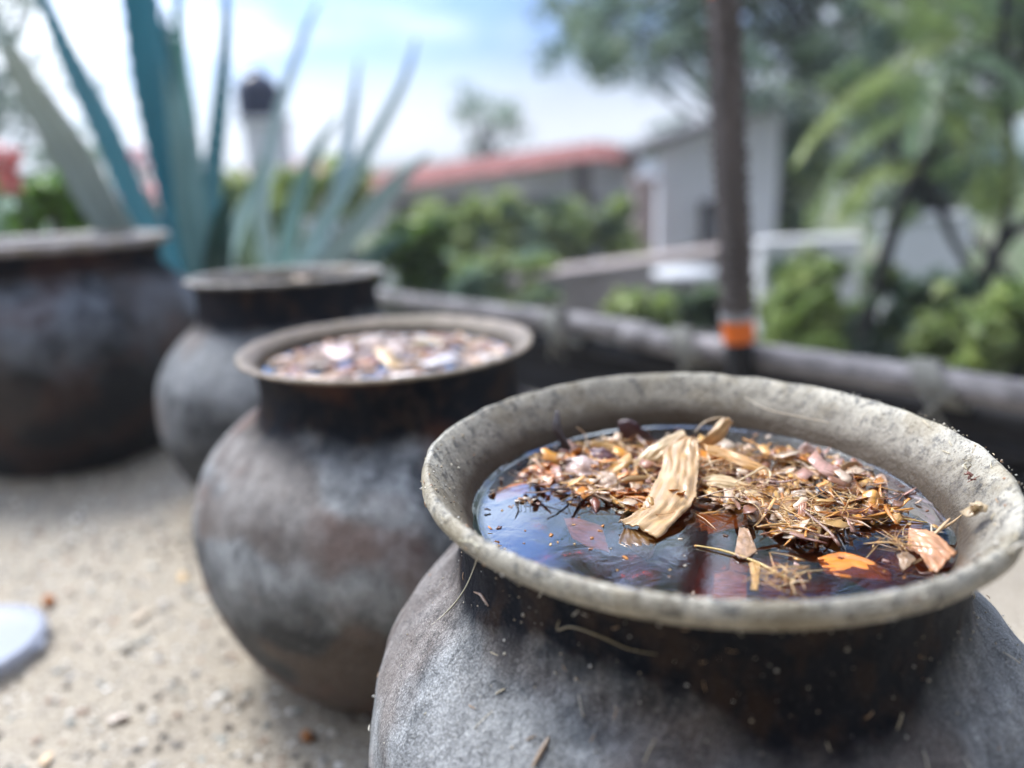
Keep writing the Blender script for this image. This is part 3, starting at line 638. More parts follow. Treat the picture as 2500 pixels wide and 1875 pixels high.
o = mb.build('bark_debris', M_bark); tag(o, 'mat of small wet bark chips floating in the front pot', 'bark debris', kind='stuff')
mb = MB(); cnt = 0
while cnt < 380:
    u = rng.uniform(1120, 1990); v = rng.uniform(945, 1180)
    if not inpoly(u, v, heap): continue
    p = atz(u, v, LZ + rng.uniform(.001, .009)); fibre(mb, p, rng.uniform(.008, .03), rng.uniform(.0002, .0005), [(.60,.34,.10),(.66,.44,.18),(.42,.20,.06),(.26,.11,.05)][rng.integers(4)]); cnt += 1
for (cx_, cy_, n_) in ((1540, 1010, 70), (1730, 1120, 45), (1790, 1090, 40), (1690, 1240, 30), (1960, 1170, 25), (1620, 1060, 40)):
    for k in range(n_):
        p = atz(cx_ + rng.normal(0, 28), cy_ + rng.normal(0, 14), LZ + rng.uniform(.0005, .009)); fibre(mb, p, rng.uniform(.008, .028), rng.uniform(.0002, .0005), [(.66,.38,.11),(.70,.48,.22),(.50,.24,.06)][rng.integers(3)], .3)
o = mb.build('fibre_debris', M_straw); tag(o, 'tangle of fine plant fibres in the front pot', 'plant fibres', kind='stuff')
# drowned bark mass seen dimly through the liquid
mb = MB(); V = []; C = []; F = []; sg, nr = 96, 30
for i in range(nr):
    for k in range(sg):
        th = 2 * math.pi * k / sg; a = .137 * (i + .3) / nr; x, y = a * math.cos(th), a * math.sin(th)
        nz_ = noise.noise(Vector((x * 26, y * 40, 1))) ; n2_ = noise.noise(Vector((x * 90, y * 60, 7)))
        V.append((P1[0] + x, P1[1] + y, LZ - .019 - .03 * min(1, max(0, (-x - .01 - .5 * y) / .09)) + .013 * nz_ + .003 * n2_)); q_ = .55 + .5 * noise.noise(Vector((x * 50, y * 70, 3)))
        C.append(np.array((.95, .34, .09)) * max(.12, q_))
for i in range(nr - 1):
    for k in range(sg): F.append((i * sg + k, (i + 1) * sg + k, (i + 1) * sg + (k + 1) % sg, i * sg + (k + 1) % sg))
mb.add(V, F, C); o = mb.build('sunken_debris', M_bark); tag(o, 'reddish mass of soaked bark under the liquid of the front pot', 'soaked bark', kind='stuff')
# floating seed with hairs on the blue reflection
c = onliq(sZ1, 770, 945, .8); r_ = empty('floating_seed', tuple(c)); tag(r_, 'small orange seed husk floating alone on the blue reflection', 'seed')
mb = MB()
for k in range(9): chip(mb, c + rng.normal(0, 1, 3) * [.0045, .002, .0006], .005, [(.6,.3,.12),(.72,.6,.48)][k % 2], .2)
mb.build('husk', M_chip, r_)
for k in range(3):
    mb = MB(); tube(mb, [c + np.array([-.002 + .003 * k, 0, .001]), c + np.array([-.002 + .003 * k, -.006, .003]), c + np.array([-.004 + .004 * k, -.012, .001])], .00025, 5, DRK); mb.build('bristle', M_straw, r_)
c = onliq(sZ1, 1255, 1000, 1); mb = MB(); sheet(mb, [onliq(sZ1, 1215, 950, 3), onliq(sZ1, 1250, 930, 4), onliq(sZ1, 1290, 960, 2)], [onliq(sZ1, 1240, 1000, 0), onliq(sZ1, 1255, 1040, -1), onliq(sZ1, 1275, 1010, 0)], (.25, .07, .03), bulge=.1)
o = mb.build('bark_flake', M_bark, loc=tuple(c)); tag(o, 'dark red diamond flake at the left tip of the open reflection', 'bark', 'bark pieces in the front pot')

# ---- crumbs, hairs on the near pot's skin
POT1_OUT = catmull([(.19, -.33), (.214, -.27), (.223, -.215), (.219, -.175), (.206, -.135), (.183, -.102), (.160, -.080), (.1525, -.062), (.151, -.045), (.1525, -.030), (.156, -.0205), (.1625, -.0165), (.1695, -.0125), (.1725, -.0065), (.1710, -.0016), (.1683, .0003), (.1660, -.0012), (.1622, -.0055), (.1570, -.0125), (.1515, -.0195)], 8)
def pot_pt(s, th, off=0.0):
    i = s * (len(POT1_OUT) - 1); i0 = min(int(i), len(POT1_OUT) - 2); f_ = i - i0
    p = POT1_OUT[i0] * (1 - f_) + POT1_OUT[i0 + 1] * f_; d = POT1_OUT[i0 + 1] - POT1_OUT[i0]; d = d / (np.linalg.norm(d) + 1e-9)
    n_ = np.array([d[1], -d[0]]); q = p + n_ * off
    return np.array([P1[0] + q[0] * math.cos(th), P1[1] + q[0] * math.sin(th), P1[2] + q[1]]), np.array([n_[0] * math.cos(th), n_[0] * math.sin(th), n_[1]])
mb = MB()
for k in range(1500):
    s = rng.uniform(.05, 1.0); th = rng.uniform(math.pi * .8, math.pi * 2.2)
    p, n_ = pot_pt(s, th, .0002)
    col = [(.6, .56, .46), (.5, .42, .3), (.7, .68, .62), (.06, .05, .05), (.35, .2, .12)][rng.choice(5, p=[.35, .2, .2, .2, .05])]
    stone(mb, p, rng.choice([.0004, .0007, .0012], p=[.55, .35, .1]), col, .8)
for k in range(160):
    s = rng.uniform(.1, .97); th = rng.uniform(math.pi * .9, math.pi * 2.1); p, n_ = pot_pt(s, th, .0004); p2, _ = pot_pt(min(1, max(0, s + rng.normal(0, .012))), th + rng.normal(0, .02), .0006)
    tube(mb, [p, (p + p2) / 2 + n_ * .0004, p2], rng.uniform(.0002, .0004), 4, [(.62, .54, .38), (.45, .3, .18), (.7, .66, .55)][rng.integers(3)], 2)
o = mb.build('crumb_debris', M_crumb); tag(o, 'dry crumbs and fibre bits stuck on the front pot', 'crumbs', kind='stuff')
def pot_hit(u, v, off=.0006):
    """where the pixel's ray meets the near pot's outer skin"""
    r = np.array(ray(u, v)); o_ = np.array([0, 0, CAMZ]); r /= np.linalg.norm(r); prev = None
    for t_ in np.arange(.15, .9, .0008):
        p = o_ + r * t_; z = p[2] - P1[2]; rad = math.hypot(p[0] - P1[0], p[1] - P1[1])
        if z > 0 or z < -.33: continue
        m_ = POT1_OUT[:, 0] * (POT1_OUT[:, 0] > .15)
        Rz = np.interp(z, POT1_OUT[:136, 1], POT1_OUT[:136, 0]) if False else POT1_OUT[np.abs(POT1_OUT[:112, 1] - z).argmin(), 0]
        if rad < Rz + off: return p
    return np.array(aty(u, v, P1[1]))
hairs = [
 ('hair_fibre', 'long blond fibre hooked over the left of the front pot lip', [(700,50),(790,60),(825,120),(800,220),(760,320),(700,420),(610,520),(530,588)], .00045, (.72,.68,.5), .0012),
 ('straw', 'small straw sliver lying on the belly of the front pot', [(1275,1300),(1225,1390),(1165,1500)], .0011, (.5,.36,.24), .001),
 ('hair_fibre', 'thin bent fibre below the lip on the dark neck', [(1340,560),(1330,620),(1420,600),(1600,660),(1780,740),(1960,775)], .0005, (.34,.28,.16), .001),
 ('curled_husk', 'tiny curled brown husk on the neck near the left lip', [(800,378),(840,395),(865,430),(892,468)], .0009, (.35,.22,.15), .001),
]
for nm, lab, pts, r_, col, off in hairs:
    P_ = [pot_hit(*sB(x, y), off) for x, y in pts]; mb = MB(); tube(mb, P_, [r_ * .5, r_, r_, r_ * .5], 6, col, 5)
    o = mb.build(nm, M_straw, loc=tuple(P_[0])); tag(o, lab, 'fibre' if 'hair' in nm else 'husk' if 'husk' in nm else 'straw')
# bits on the inner right slope of the lip
def lip_at(u, v, z): return np.array(atz(u, v, P1[2] + z))
for nm, lab, uv0, z0, col, sz in [
    ('curled_husk', 'reddish curled husk on the right inner lip', sZ2(1860, 770), -.006, (.28, .09, .05), .008),
    ('crumb', 'tan crumb lodged on the right inner wall of the mouth', sZ2(1880, 1000), -.009, (.6, .45, .26), .011),
    ('bark_flake', 'small pale chip on the upper right lip', sZ2(1830, 700), -.003, (.6, .55, .42), .006)]:
    mb = MB(); c = lip_at(*uv0, z0)
    for k in range(5): chip(mb, c + rng.normal(0, 1, 3) * sz * .22, sz * rng.uniform(.4, .8), col, .8)
    o = mb.build(nm, M_chip, loc=tuple(c)); tag(o, lab, 'husk' if 'husk' in nm else 'crumb' if nm == 'crumb' else 'bark')
for lab, pts, r_, col in [
    ('beige stem looped over the outer right edge of the lip', [(*sZ2(2085, 1400), -.016), (*sZ2(2110, 1330), -.004), (*sZ2(2160, 1262), .004), (*sZ2(2230, 1235), .004), (*sZ2(2290, 1260), -.004)], .0011, (.55, .5, .4)),
    ('long hair lying along the inner back of the lip', [(*sZ2(330, 250), -.006), (*sZ2(480, 330), -.010), (*sZ2(700, 380), -.012), (*sZ2(900, 420), -.013)], .0005, (.6, .52, .38)),
    ('fine hair curving down the back right inner wall', [(*sZ2(1190, 330), -.004), (*sZ2(1120, 380), -.008), (*sZ2(1090, 440), -.013)], .0004, (.6, .52, .38))]:
    P_ = [lip_at(u, v, z) for u, v, z in pts]; mb = MB(); tube(mb, P_, [r_ * .6, r_, r_ * .6], 6, col, 6)
    o = mb.build('hair_fibre', M_straw, loc=tuple(P_[0])); tag(o, lab, 'fibre')

# ------------------------------------------------------------------ contents of the other pots
def fill(pc, liq, R, n, size, seed_cols, label, px=None):
    mb = MB()
    for k in range(n):
        a_, rr = rng.uniform(0, 6.28), R * math.sqrt(rng.random())
        chip(mb, (pc[0] + rr * math.cos(a_), pc[1] + rr * math.sin(a_), liq + rng.uniform(-.001, .005)), rng.uniform(*size), seed_cols[rng.integers(len(seed_cols))], .16)
    return mb
mb = fill((-.14, .862), .379 - .0225, .134, 300, (.005, .020), [(.72, .50, .38), (.78, .60, .48), (.66, .38, .22), (.6, .3, .12), (.3, .14, .1), (.45, .2, .12), (.35, .2, .16), (.60, .40, .26), (.66, .42, .16)], '')
for k in range(150):
    a_, rr = rng.uniform(0, 6.28), .12 * math.sqrt(rng.random()); p = np.array([-.14 + rr * math.cos(a_), .862 + rr * math.sin(a_), .379 - .0215 + rng.uniform(0, .004)]); th = rng.uniform(0, 6.28); L_ = rng.uniform(.02, .05); W_ = rng.uniform(.002, .009)
    d = np.array([math.cos(th), math.sin(th), rng.normal(0, .06)]); sd = np.array([-d[1], d[0], rng.normal(0, .3)])
    sheet(mb, [p + d * q * L_ - sd * W_ * .5 for q in (-.5, 0, .5)], [p + d * q * L_ + sd * W_ * .5 for q in (-.5, 0, .5)], [(.72,.56,.48),(.66,.42,.24),(.45,.2,.12),(.7,.6,.54)][k % 4], thick=.0006, bulge=.25, nu=4, nv=3, seed=k)
o = mb.build('bark_debris', M_chip); tag(o, 'pinkish pale bark chips filling the flared rim pot', 'bark debris', kind='stuff')
big2 = [('large pale pink bark piece left in the second pot', (730, 765), (.76, .58, .52), .055), ('yellowish bark piece sticking up at the back of the second pot', (925, 740), (.74, .6, .3), .04),
        ('tan orange bark piece in the middle of the second pot', (840, 775), (.72, .5, .25), .045), ('greyish white bark piece at the front right of the second pot', (960, 775), (.72, .66, .66), .05)]
for lab, (u, v), col, sz in big2:
    c = np.array(atz(u, v, .379 - .012)); mb = MB(); chip(mb, c, sz, col, .3, .55); o = mb.build('bark_piece', M_chip, loc=tuple(c)); tag(o, lab, 'bark')
mb = fill((-.385, 1.31), .37, .12, 150, (.01, .03), [(.62, .5, .4), (.5, .3, .15), (.7, .6, .5)], ''); o = mb.build('bark_debris', M_chip); tag(o, 'bark chips inside the third pot', 'bark debris', kind='stuff')

# ------------------------------------------------------------------ litter on the sand
def ground_z(x, y): return .012 * noise.noise(Vector((x * 3, y * 3, 0))) + .005 * noise.noise(Vector((x * 14, y * 14, 2)))
def nut(label, u, v, r, col):
    p = atz(u, v, .004); mb = MB()
    pr = [(0.0005, -.6), (.6, -.5), (1, 0), (.75, .55), (.3, .8), (.12, 1.0), (.001, 1.02)]
    P_ = catmull(pr, 4); V = []; F = []; sg = 14
    for a, z in P_:
        for k in range(sg):
            th = 2 * math.pi * k / sg; rr = a * (1 + .12 * math.sin(3 * th)); V.append((r * z, r * rr * math.cos(th), r * rr * math.sin(th) * .85))
    for i in range(len(P_) - 1):
        for k in range(sg): F.append((i * sg + k, i * sg + (k + 1) % sg, (i + 1) * sg + (k + 1) % sg, (i + 1) * sg + k))
    an = rng.uniform(0, 6); V = np.array(V); V = np.c_[V[:, 0] * math.cos(an) - V[:, 1] * math.sin(an), V[:, 0] * math.sin(an) + V[:, 1] * math.cos(an), V[:, 2]]
    mb.add(V + np.array([p.x, p.y, ground_z(p.x, p.y) + r * .6]), F, col); o = mb.build('seed_pod', M_crumb, loc=(p.x, p.y, ground_z(p.x, p.y))); tag(o, label, 'seed')
nut('orange brown seed pod on the sand beside the white lid', 104, 1300, .010, (.42, .14, .03))
nut('brown seed pod on the sand before the second pot', 665, 1592, .008, (.32, .13, .04))
for lab, (u, v), sz, col in [('pale dry leaf bit on the sand between lid and second pot', (305, 1330), .028, (.66, .55, .42)), ('cream leaf bit low on the open sand', (270, 1395), .022, (.66, .6, .5)),
                        ('tan leaf bit at the lower left of the sand', (100, 1640), .016, (.62, .46, .3)), ('pinkish leaf bit by the foot of the second pot', (450, 1250), .02, (.68, .48, .36)),
                        ('beige leaf bit midway down the sand', (255, 1550), .02, (.66, .58, .5)), ('small ochre leaf bit by the third pot foot', (395, 1250), .02, (.62, .45, .25))]:
    p = atz(u, v, .006); mb = MB(); chip(mb, (p.x, p.y, ground_z(p.x, p.y) + .004), sz, col, .15, .6); o = mb.build('dry_leaf', M_crumb, loc=(p.x, p.y, 0)); tag(o, lab, 'leaf')
# white plastic lid
M_plastic = simple('white_plastic', (.46, .50, .60), .35, .04, 6, .1, .001)
pc = atz(-70, 1395, .02); [n for n in M_plastic.node_tree.nodes if n.type == 'BSDF_PRINCIPLED'][0].inputs['Alpha'].default_value = .62
root = empty('plastic_lid', (pc.x, pc.y, 0)); tag(root, 'white plastic lid lying on the sand at the left edge', 'lid')
mb = MB(); Rl = .088
pr = [(.0, .016), (Rl * .7, .0165), (Rl * .82, .017), (Rl * .86, .020), (Rl * .93, .0205), (Rl * .97, .018), (Rl, .012), (Rl, .001), (Rl * .985, .001), (Rl * .97, .011), (Rl * .9, .0165), (Rl * .8, .0145), (.0, .013)]
V = []; F = []; sg = 72
for a, z in pr:
    for k in range(sg):
        th = 2 * math.pi * k / sg; V.append((pc.x + a * math.cos(th), pc.y + a * math.sin(th), z + .006))
for i in range(len(pr) - 1):
    for k in range(sg): F.append((i * sg + k, i * sg + (k + 1) % sg, (i + 1) * sg + (k + 1) % sg, (i + 1) * sg + k))
mb.add(V, F); mb.build('disc', M_plastic, root)
mb = MB(); tube(mb, [(pc.x + Rl * .99, pc.y + .01, .018), (pc.x + Rl * 1.04, pc.y, .016), (pc.x + Rl * .99, pc.y - .012, .018)], .003, 8); mb.build('tab', M_plastic, root)

# ------------------------------------------------------------------ log fence
FZ = .193
root = empty('log_fence', (A[0], A[1], 0)); tag(root, 'low weathered log fence lashed with rope behind the pots', 'fence')
def fp(s, off=0, z=0): q = A + U * s - Wd * off; return np.array([q[0], q[1], z])
def log(name, s0, s1, z0, z1, r0, r1, m, seed=0, off=0.0, sag=.0):
    mb = MB(); n = 14; pts = []
    for i in range(n):
        t_ = i / (n - 1); pts.append(fp(s0 + (s1 - s0) * t_, off + .012 * noise.noise(Vector((t_ * 3 + seed, 0, 0))), z0 + (z1 - z0) * t_ + .010 * noise.noise(Vector((t_ * 3, seed, 1))) - sag * math.sin(math.pi * t_)))
    tube(mb, pts, np.linspace(r0, r1, 8) * (1 + .08 * np.sin(np.arange(8) * 2.3 + seed)), 18, (1, 1, 1), 5, wob=.10)
    return mb.build(name, m, root)
log('rail', -1.1, .62, FZ - .002, FZ + .003, .027, .026, M_wood, 1)
log('rail', .56, 2.9, FZ + .008, FZ - .01, .024, .021, M_wood, 5, off=.03)
for k, (z_, o_) in enumerate(((.135, .045), (.088, .05), (.042, .055))): log('lower_rail', -1.1, 2.9, z_, z_, .027, .026, M_wood_dark, 9 + k, off=o_)  # logs stacked to fill the shaded gap, its darkness in their colour
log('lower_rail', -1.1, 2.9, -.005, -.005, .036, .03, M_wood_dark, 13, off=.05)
def s_of(u):                                            # where along the fence a picture column falls
    best = min(np.linspace(-.9, 2.6, 700), key=lambda s: abs(_proj(fp(s, 0, FZ))[0] - u)); return float(best)
def _proj(P):
    d = P[1] * cp - (P[2] - CAMZ) * sp; v_ = -((P[2] - CAMZ) * cp + P[1] * sp); a = P[0] / d * FPX; b = v_ / d * FPX
    return ((1250 + a * cr - b * sr) / K, (937.5 + a * sr + b * cr) / K)
for uu in (2030, 1500, 1215):
    s = s_of(uu); mbp = MB(); q = fp(s, .085); tube(mbp, [(q[0], q[1], -.35), (q[0], q[1], FZ + .004)], [.026, .023], 14, (1, 1, 1), 6, wob=.15); mbp.build('post', M_wood_dark, root)
    mbr = MB()
    for k in range(6):                                   # wraps round the rail
        s1 = s + (k - 2.5) * .0075; ring = []
        for j in range(15):
            th = 2 * math.pi * j / 14; c = fp(s1 + .030 * math.sin(th) * .9, 0, FZ + .001); rr = .0345 + .001 * math.sin(k * 3)
            ring.append(c + rr * (np.array([-Wd[0], -Wd[1], 0]) * math.cos(th) + np.array([0, 0, 1]) * math.sin(th)))
        tube(mbr, ring, .0036, 6, (1, 1, 1), 2, closed_ends=False)
    for k in range(4):                                   # wraps round the post
        z_ = FZ - .045 - k * .008; tube(mbr, [np.array([q[0] + .031 * math.cos(a_), q[1] + .031 * math.sin(a_), z_ + .006 * math.sin(a_)]) for a_ in np.linspace(0, 6.283, 13)], .0036, 6, (1, 1, 1), 2, closed_ends=False)
    for sg_ in (-1, 1):
        tube(mbr, [fp(s + sg_ * .03, -.03, FZ + .005), fp(s, -.036, FZ - .03), fp(s - sg_ * .022, -.02, FZ - .07)], .0036, 6)
    mbr.build('rope_lashing', M_rope, root)

# ------------------------------------------------------------------ knobbly pole
M_pole = simple('rough_pole', (.12, .105, .10), .75, .35, 25, .6, .003, vscale=(1, 1, .25))
M_orange = simple('orange_tape', (.80, .17, .02), .5, .12, 20, .2, .001)
M_greytape = simple('grey_tape', (.34, .34, .35), .5, .2, 40, .2, .001)
M_black = simple('black_base', (.012, .013, .016), .7, .3, 20, .3, .002)
PY = 1.40
pA = np.array(aty(1597, 760, PY)); pB = np.array(aty(1562, 0, PY)); pd_ = (pB - pA); 
root = empty('pole', tuple(pA)); tag(root, 'tall dark knobbly pole with orange bands standing at the log fence', 'pole')
Lz = lambda k: pA + pd_ * k
mb = MB(); tube(mb, [Lz(-.45), Lz(-.2), Lz(.04)], [.024, .025, .026], 16, wob=.06); mb.build('foot', M_black, root)
mb = MB(); tube(mb, [Lz(.035), Lz(.05), Lz(.092), Lz(.105)], [.0285, .0295, .0295, .029], 20); mb.build('orange_band', M_orange, root)
mb = MB(); tube(mb, [Lz(.103), Lz(.112), Lz(.126)], [.0315, .0318, .031], 20); mb.build('grey_band', M_greytape, root)
def shaft(k0, k1, r0, r1):
    mb = MB(); tube(mb, [Lz(k0 + (k1 - k0) * t_) + np.array([.002 * math.sin(t_ * 9), 0, 0]) for t_ in np.linspace(0, 1, 10)], [r0, r1], 20, wob=.05); s_ = mb.build('shaft', M_pole, root)
    mb = MB(); nrow = int((k1 - k0) * 38)
    for i in range(nrow):
        kk = k0 + (i + .5) / nrow * (k1 - k0); rr = r0 + (r1 - r0) * (kk - k0) / (k1 - k0)
        for j in range(6):
            th = j * math.pi / 3 + (.5 if i % 2 else 0) * .3; c = Lz(kk) + np.array([rr * math.cos(th), rr * math.sin(th), rng.normal(0, .003)]) * .97
            sz = rng.uniform(.0035, .0065); V = []
            d = np.array([math.cos(th), math.sin(th), .3])
            tube(mb, [c, c + d * sz, c + d * sz * 1.8], [.006, .0045, .0012], 7, n=2)
    mb.build('knobs', M_pole, root)['kind'] = 'stuff'
    return s_
shaft(.12, 1.02, .0285, .0255)
mb = MB(); tube(mb, [Lz(1.01), Lz(1.02), Lz(1.07), Lz(1.085)], [.0265, .0275, .0275, .027], 20); mb.build('orange_band', M_orange, root)
shaft(1.08, 2.0, .0255, .022)
mb = MB(); tube(mb, [Lz(1.995), Lz(2.01), Lz(2.06), Lz(2.075)], [.023, .024, .024, .023], 20); mb.build('orange_band', M_orange, root)
shaft(2.07, 2.6, .022, .020)

# ------------------------------------------------------------------ agaves
def agave_leaf(mb, path, widths, col, colback=None, seed=0, gut=.28):
    P = catmull(path, 10); n = len(P); W_ = .70 * np.interp(np.linspace(0, 1, n), np.linspace(0, 1, len(widths)), widths); nu = 9
    T = np.gradient(P, axis=0); T /= np.linalg.norm(T, axis=1)[:, None]
    view = np.array([0, 1., -.1]); V = []; C = []; UV = []
    for i in range(n):
        s = np.cross(T[i], view); s /= np.linalg.norm(s) + 1e-9; nn = np.cross(s, T[i])
        for side in (0, 1):
            for j in range(nu):
                q = (j / (nu - 1)) * 2 - 1
                off = gut * (q * q - 1) * W_[i] * .5; th = (.16 * W_[i] * (1 - q * q) + .001) * side
                tooth = .0 if abs(q) < .99 else (.006 if i % 2 else 0) * q
                V.append(P[i] + s * (q * W_[i] / 2 + tooth) - nn * (off) + nn * th * 1.0)
                k = 1 + .22 * noise.noise(Vector((q * 2 + seed, i * .15, 0))) ; C.append(np.array(col) * k); UV.append((j / (nu - 1), i / n))
    F = []; st = 2 * nu
    for i in range(n - 1):
        for j in range(nu - 1):
            a = i * st + j; F.append((a, a + 1, a + st + 1, a + st)); b_ = a + nu; F.append((b_, b_ + st, b_ + st + 1, b_ + 1))
        for j in (0, nu - 1):
            a = i * st + j; F.append((a, a + st, a + st + nu, a + nu) if j == 0 else (a, a + nu, a + st + nu, a + st))
    mb.add(V, F, C, UV)
BL, TE, PAg = (.04, .25, .35), (.075, .18, .165), (.50, .64, .62)
def agave(label, base, leaves):
    root = empty('agave', tuple(base)); tag(root, label, 'agave', 'blue agaves behind the pots')
    for i, (pts, widths, col) in enumerate(leaves):
        path = [np.array(aty(u, v, y)) for u, v, y in pts]; path = [base + (path[0] - base) * .35] + path if np.linalg.norm(path[0] - base) > .05 else path
        mb = MB(); agave_leaf(mb, path, list(np.array([widths[0] * .9] + widths) * (.8 if base[1] > 2.5 else 1)), col, seed=i * 5.3); mb.build('leaf', M_agave, root)
    mb = MB(); tube(mb, [base - [0, 0, .15], base + [0, 0, .06]], [.07, .05], 12); mb.build('heart', M_agave, root)
ab = np.array(aty(425, 640, 2.05)); s_ = 2.05 / 1662
agave('tall blue agave rising behind the two back pots', ab, [
 ([(420,600,2.0),(375,400,1.96),(330,180,1.92),(295,-60,1.9),(285,-260,1.9)], [.09,.125,.13,.10,.02], BL),
 ([(390,600,2.12),(300,450,2.16),(225,280,2.2),(150,130,2.25),(85,-20,2.3),(60,-90,2.3)], [.07,.10,.10,.075,.035,.005], (.05,.21,.26)),
 ([(360,620,1.95),(245,490,1.86),(150,330,1.8),(75,210,1.75),(20,110,1.7),(-20,40,1.7)], [.08,.125,.125,.09,.05,.005], PAg),
 ([(435,600,2.15),(410,400,2.2),(398,250,2.22),(387,120,2.25),(383,-60,2.25)], [.08,.10,.085,.05,.01], (.09,.29,.23)),
 ([(455,600,2.1),(455,430,2.1),(472,260,2.1),(486,100,2.1),(490,-60,2.1)], [.09,.075,.055,.032,.012], (.10,.25,.28)),
 ([(440,620,1.98),(418,500,1.95),(400,330,1.92),(372,170,1.92),(355,20,1.92)], [.10,.11,.10,.05,.005], (.22,.42,.44)),
 ([(470,620,2.2),(500,520,2.3),(540,430,2.4),(570,370,2.45)], [.08,.07,.05,.005], (.22,.34,.30)),
 ([(460,640,1.95),(470,560,1.85),(480,480,1.8),(500,400,1.75)], [.09,.09,.06,.005], (.05,.14,.12)),
])
ab2 = np.array(aty(625, 640, 2.75))
agave('smaller pale agave spreading behind the third pot', ab2, [
 ([(640,590,2.75),(700,480,2.8),(790,330,2.85),(870,180,2.9),(900,80,2.9)], [.09,.10,.075,.04,.005], (.34,.48,.46)),
 ([(670,600,2.65),(760,500,2.55),(850,400,2.5),(930,330,2.45)], [.10,.12,.08,.005], (.38,.52,.50)),
 ([(610,590,2.8),(640,440,2.9),(680,330,2.9),(735,250,2.9)], [.10,.11,.07,.005], (.20,.34,.30)),
 ([(590,600,2.75),(565,440,2.75),(600,250,2.8),(655,80,2.85),(690,0,2.85)], [.09,.09,.06,.035,.005], (.42,.55,.56)),
 ([(560,600,2.7),(530,500,2.6),(545,420,2.6),(565,340,2.6)], [.09,.09,.06,.005], (.2,.34,.24)),
 ([(650,600,2.9),(730,420,3.1),(760,240,3.2),(775,130,3.2)], [.09,.09,.06,.005], (.28,.42,.48)),
 ([(690,620,2.7),(790,560,2.6),(880,500,2.55)], [.09,.08,.005], (.16,.30,.28)),
])

# ------------------------------------------------------------------ leafy plants
def leaf_cloud(mb, centres, radii, n, size, cols, flat=.5, shell=.35, asp=.45):
    centres = np.array(centres, float); radii = np.array(radii, float).reshape(len(centres), -1)
    if radii.shape[1] == 1: radii = np.repeat(radii, 3, 1)
    wt = radii.prod(1) ** .8; wt /= wt.sum(); idx = rng.choice(len(centres), n, p=wt)
    d = rng.normal(size=(n, 3)); d /= np.linalg.norm(d, axis=1)[:, None]; rr = (shell + (1 - shell) * rng.random(n)) ** .6
    C = centres[idx] + d * radii[idx] * rr[:, None]
    a = rng.normal(size=(n, 3)); a[:, 2] = a[:, 2] * .6 - .15; a /= np.linalg.norm(a, axis=1)[:, None]
    b = np.cross(a, rng.normal(size=(n, 3)) * [1, 1, .4] + [0, 0, flat * 2]); b /= np.linalg.norm(b, axis=1)[:, None] + 1e-9
    s = size * rng.uniform(.6, 1.3, n)[:, None]; c_ = np.cross(a, b)
    v = np.stack([C - a * s, C + b * s * asp + c_ * s * .12, C + a * s, C - b * s * asp + c_ * s * .12], 1).reshape(-1, 3)
    f = [(4 * i, 4 * i + 1, 4 * i + 2, 4 * i + 3) for i in range(n)]
    cc = np.array(cols)[(idx + rng.integers(0, 3, n)) % len(cols)] * rng.uniform(.7, 1.3, (n, 1))
    mb.add(v, f, np.repeat(cc, 4, 0))
YG = [(.34, .44, .13), (.42, .50, .17), (.22, .32, .11), (.48, .54, .26)]
DG = [(.10, .16, .09), (.16, .23, .12), (.08, .13, .10), (.23, .31, .17)]
BG = [(.19, .29, .23), (.25, .36, .27), (.13, .20, .17), (.35, .45, .36)]
LG = [(.34, .48, .36), (.26, .38, .26), (.42, .54, .46)]
def bush(name, label, cx_, top, bot, y, wpx, cols, n=1600, size=.03, group=None, lobes=7, stem=True, cat='shrub'):
    """cx_, top, bot, wpx: picture column, top row, bottom row and width; y: distance"""
    t0 = np.array(aty(cx_, top, y)); b0 = np.array(aty(cx_, bot, y)); w_ = wpx * y / 1662 / 2; h = (t0[2] - b0[2]) / 2; mid = (t0 + b0) / 2
    root = empty(name, (mid[0], mid[1], min(b0[2], mid[2] - h))); tag(root, label, cat, group)
    cs = []; rs = []
    for k in range(lobes * 5):
        q = rng.uniform(-1, 1, 3); cs.append(mid + q * [w_ * .95, w_ * .6, h * .85]); rs.append(np.array([w_ * .28, w_ * .28, h * .34]) * rng.uniform(.35, 1.15))
    mb = MB(); leaf_cloud(mb, cs, rs, n, size * 1.15, cols, shell=.0); mb.build('foliage', M_leaf, root, smooth=False)
    if stem:
        mb = MB()
        for k in range(5):
            e = cs[k % len(cs)]; gz = max(GZ, -1.3) if y > 3.5 else mid[2] - h - .25
            tube(mb, [np.array([mid[0] + rng.normal(0, w_ * .1), mid[1], gz]), (mid + e) / 2 - [0, 0, h * .4], e], [.012, .008, .003], 6)
        mb.build('stem', M_trunk, root)
    return root
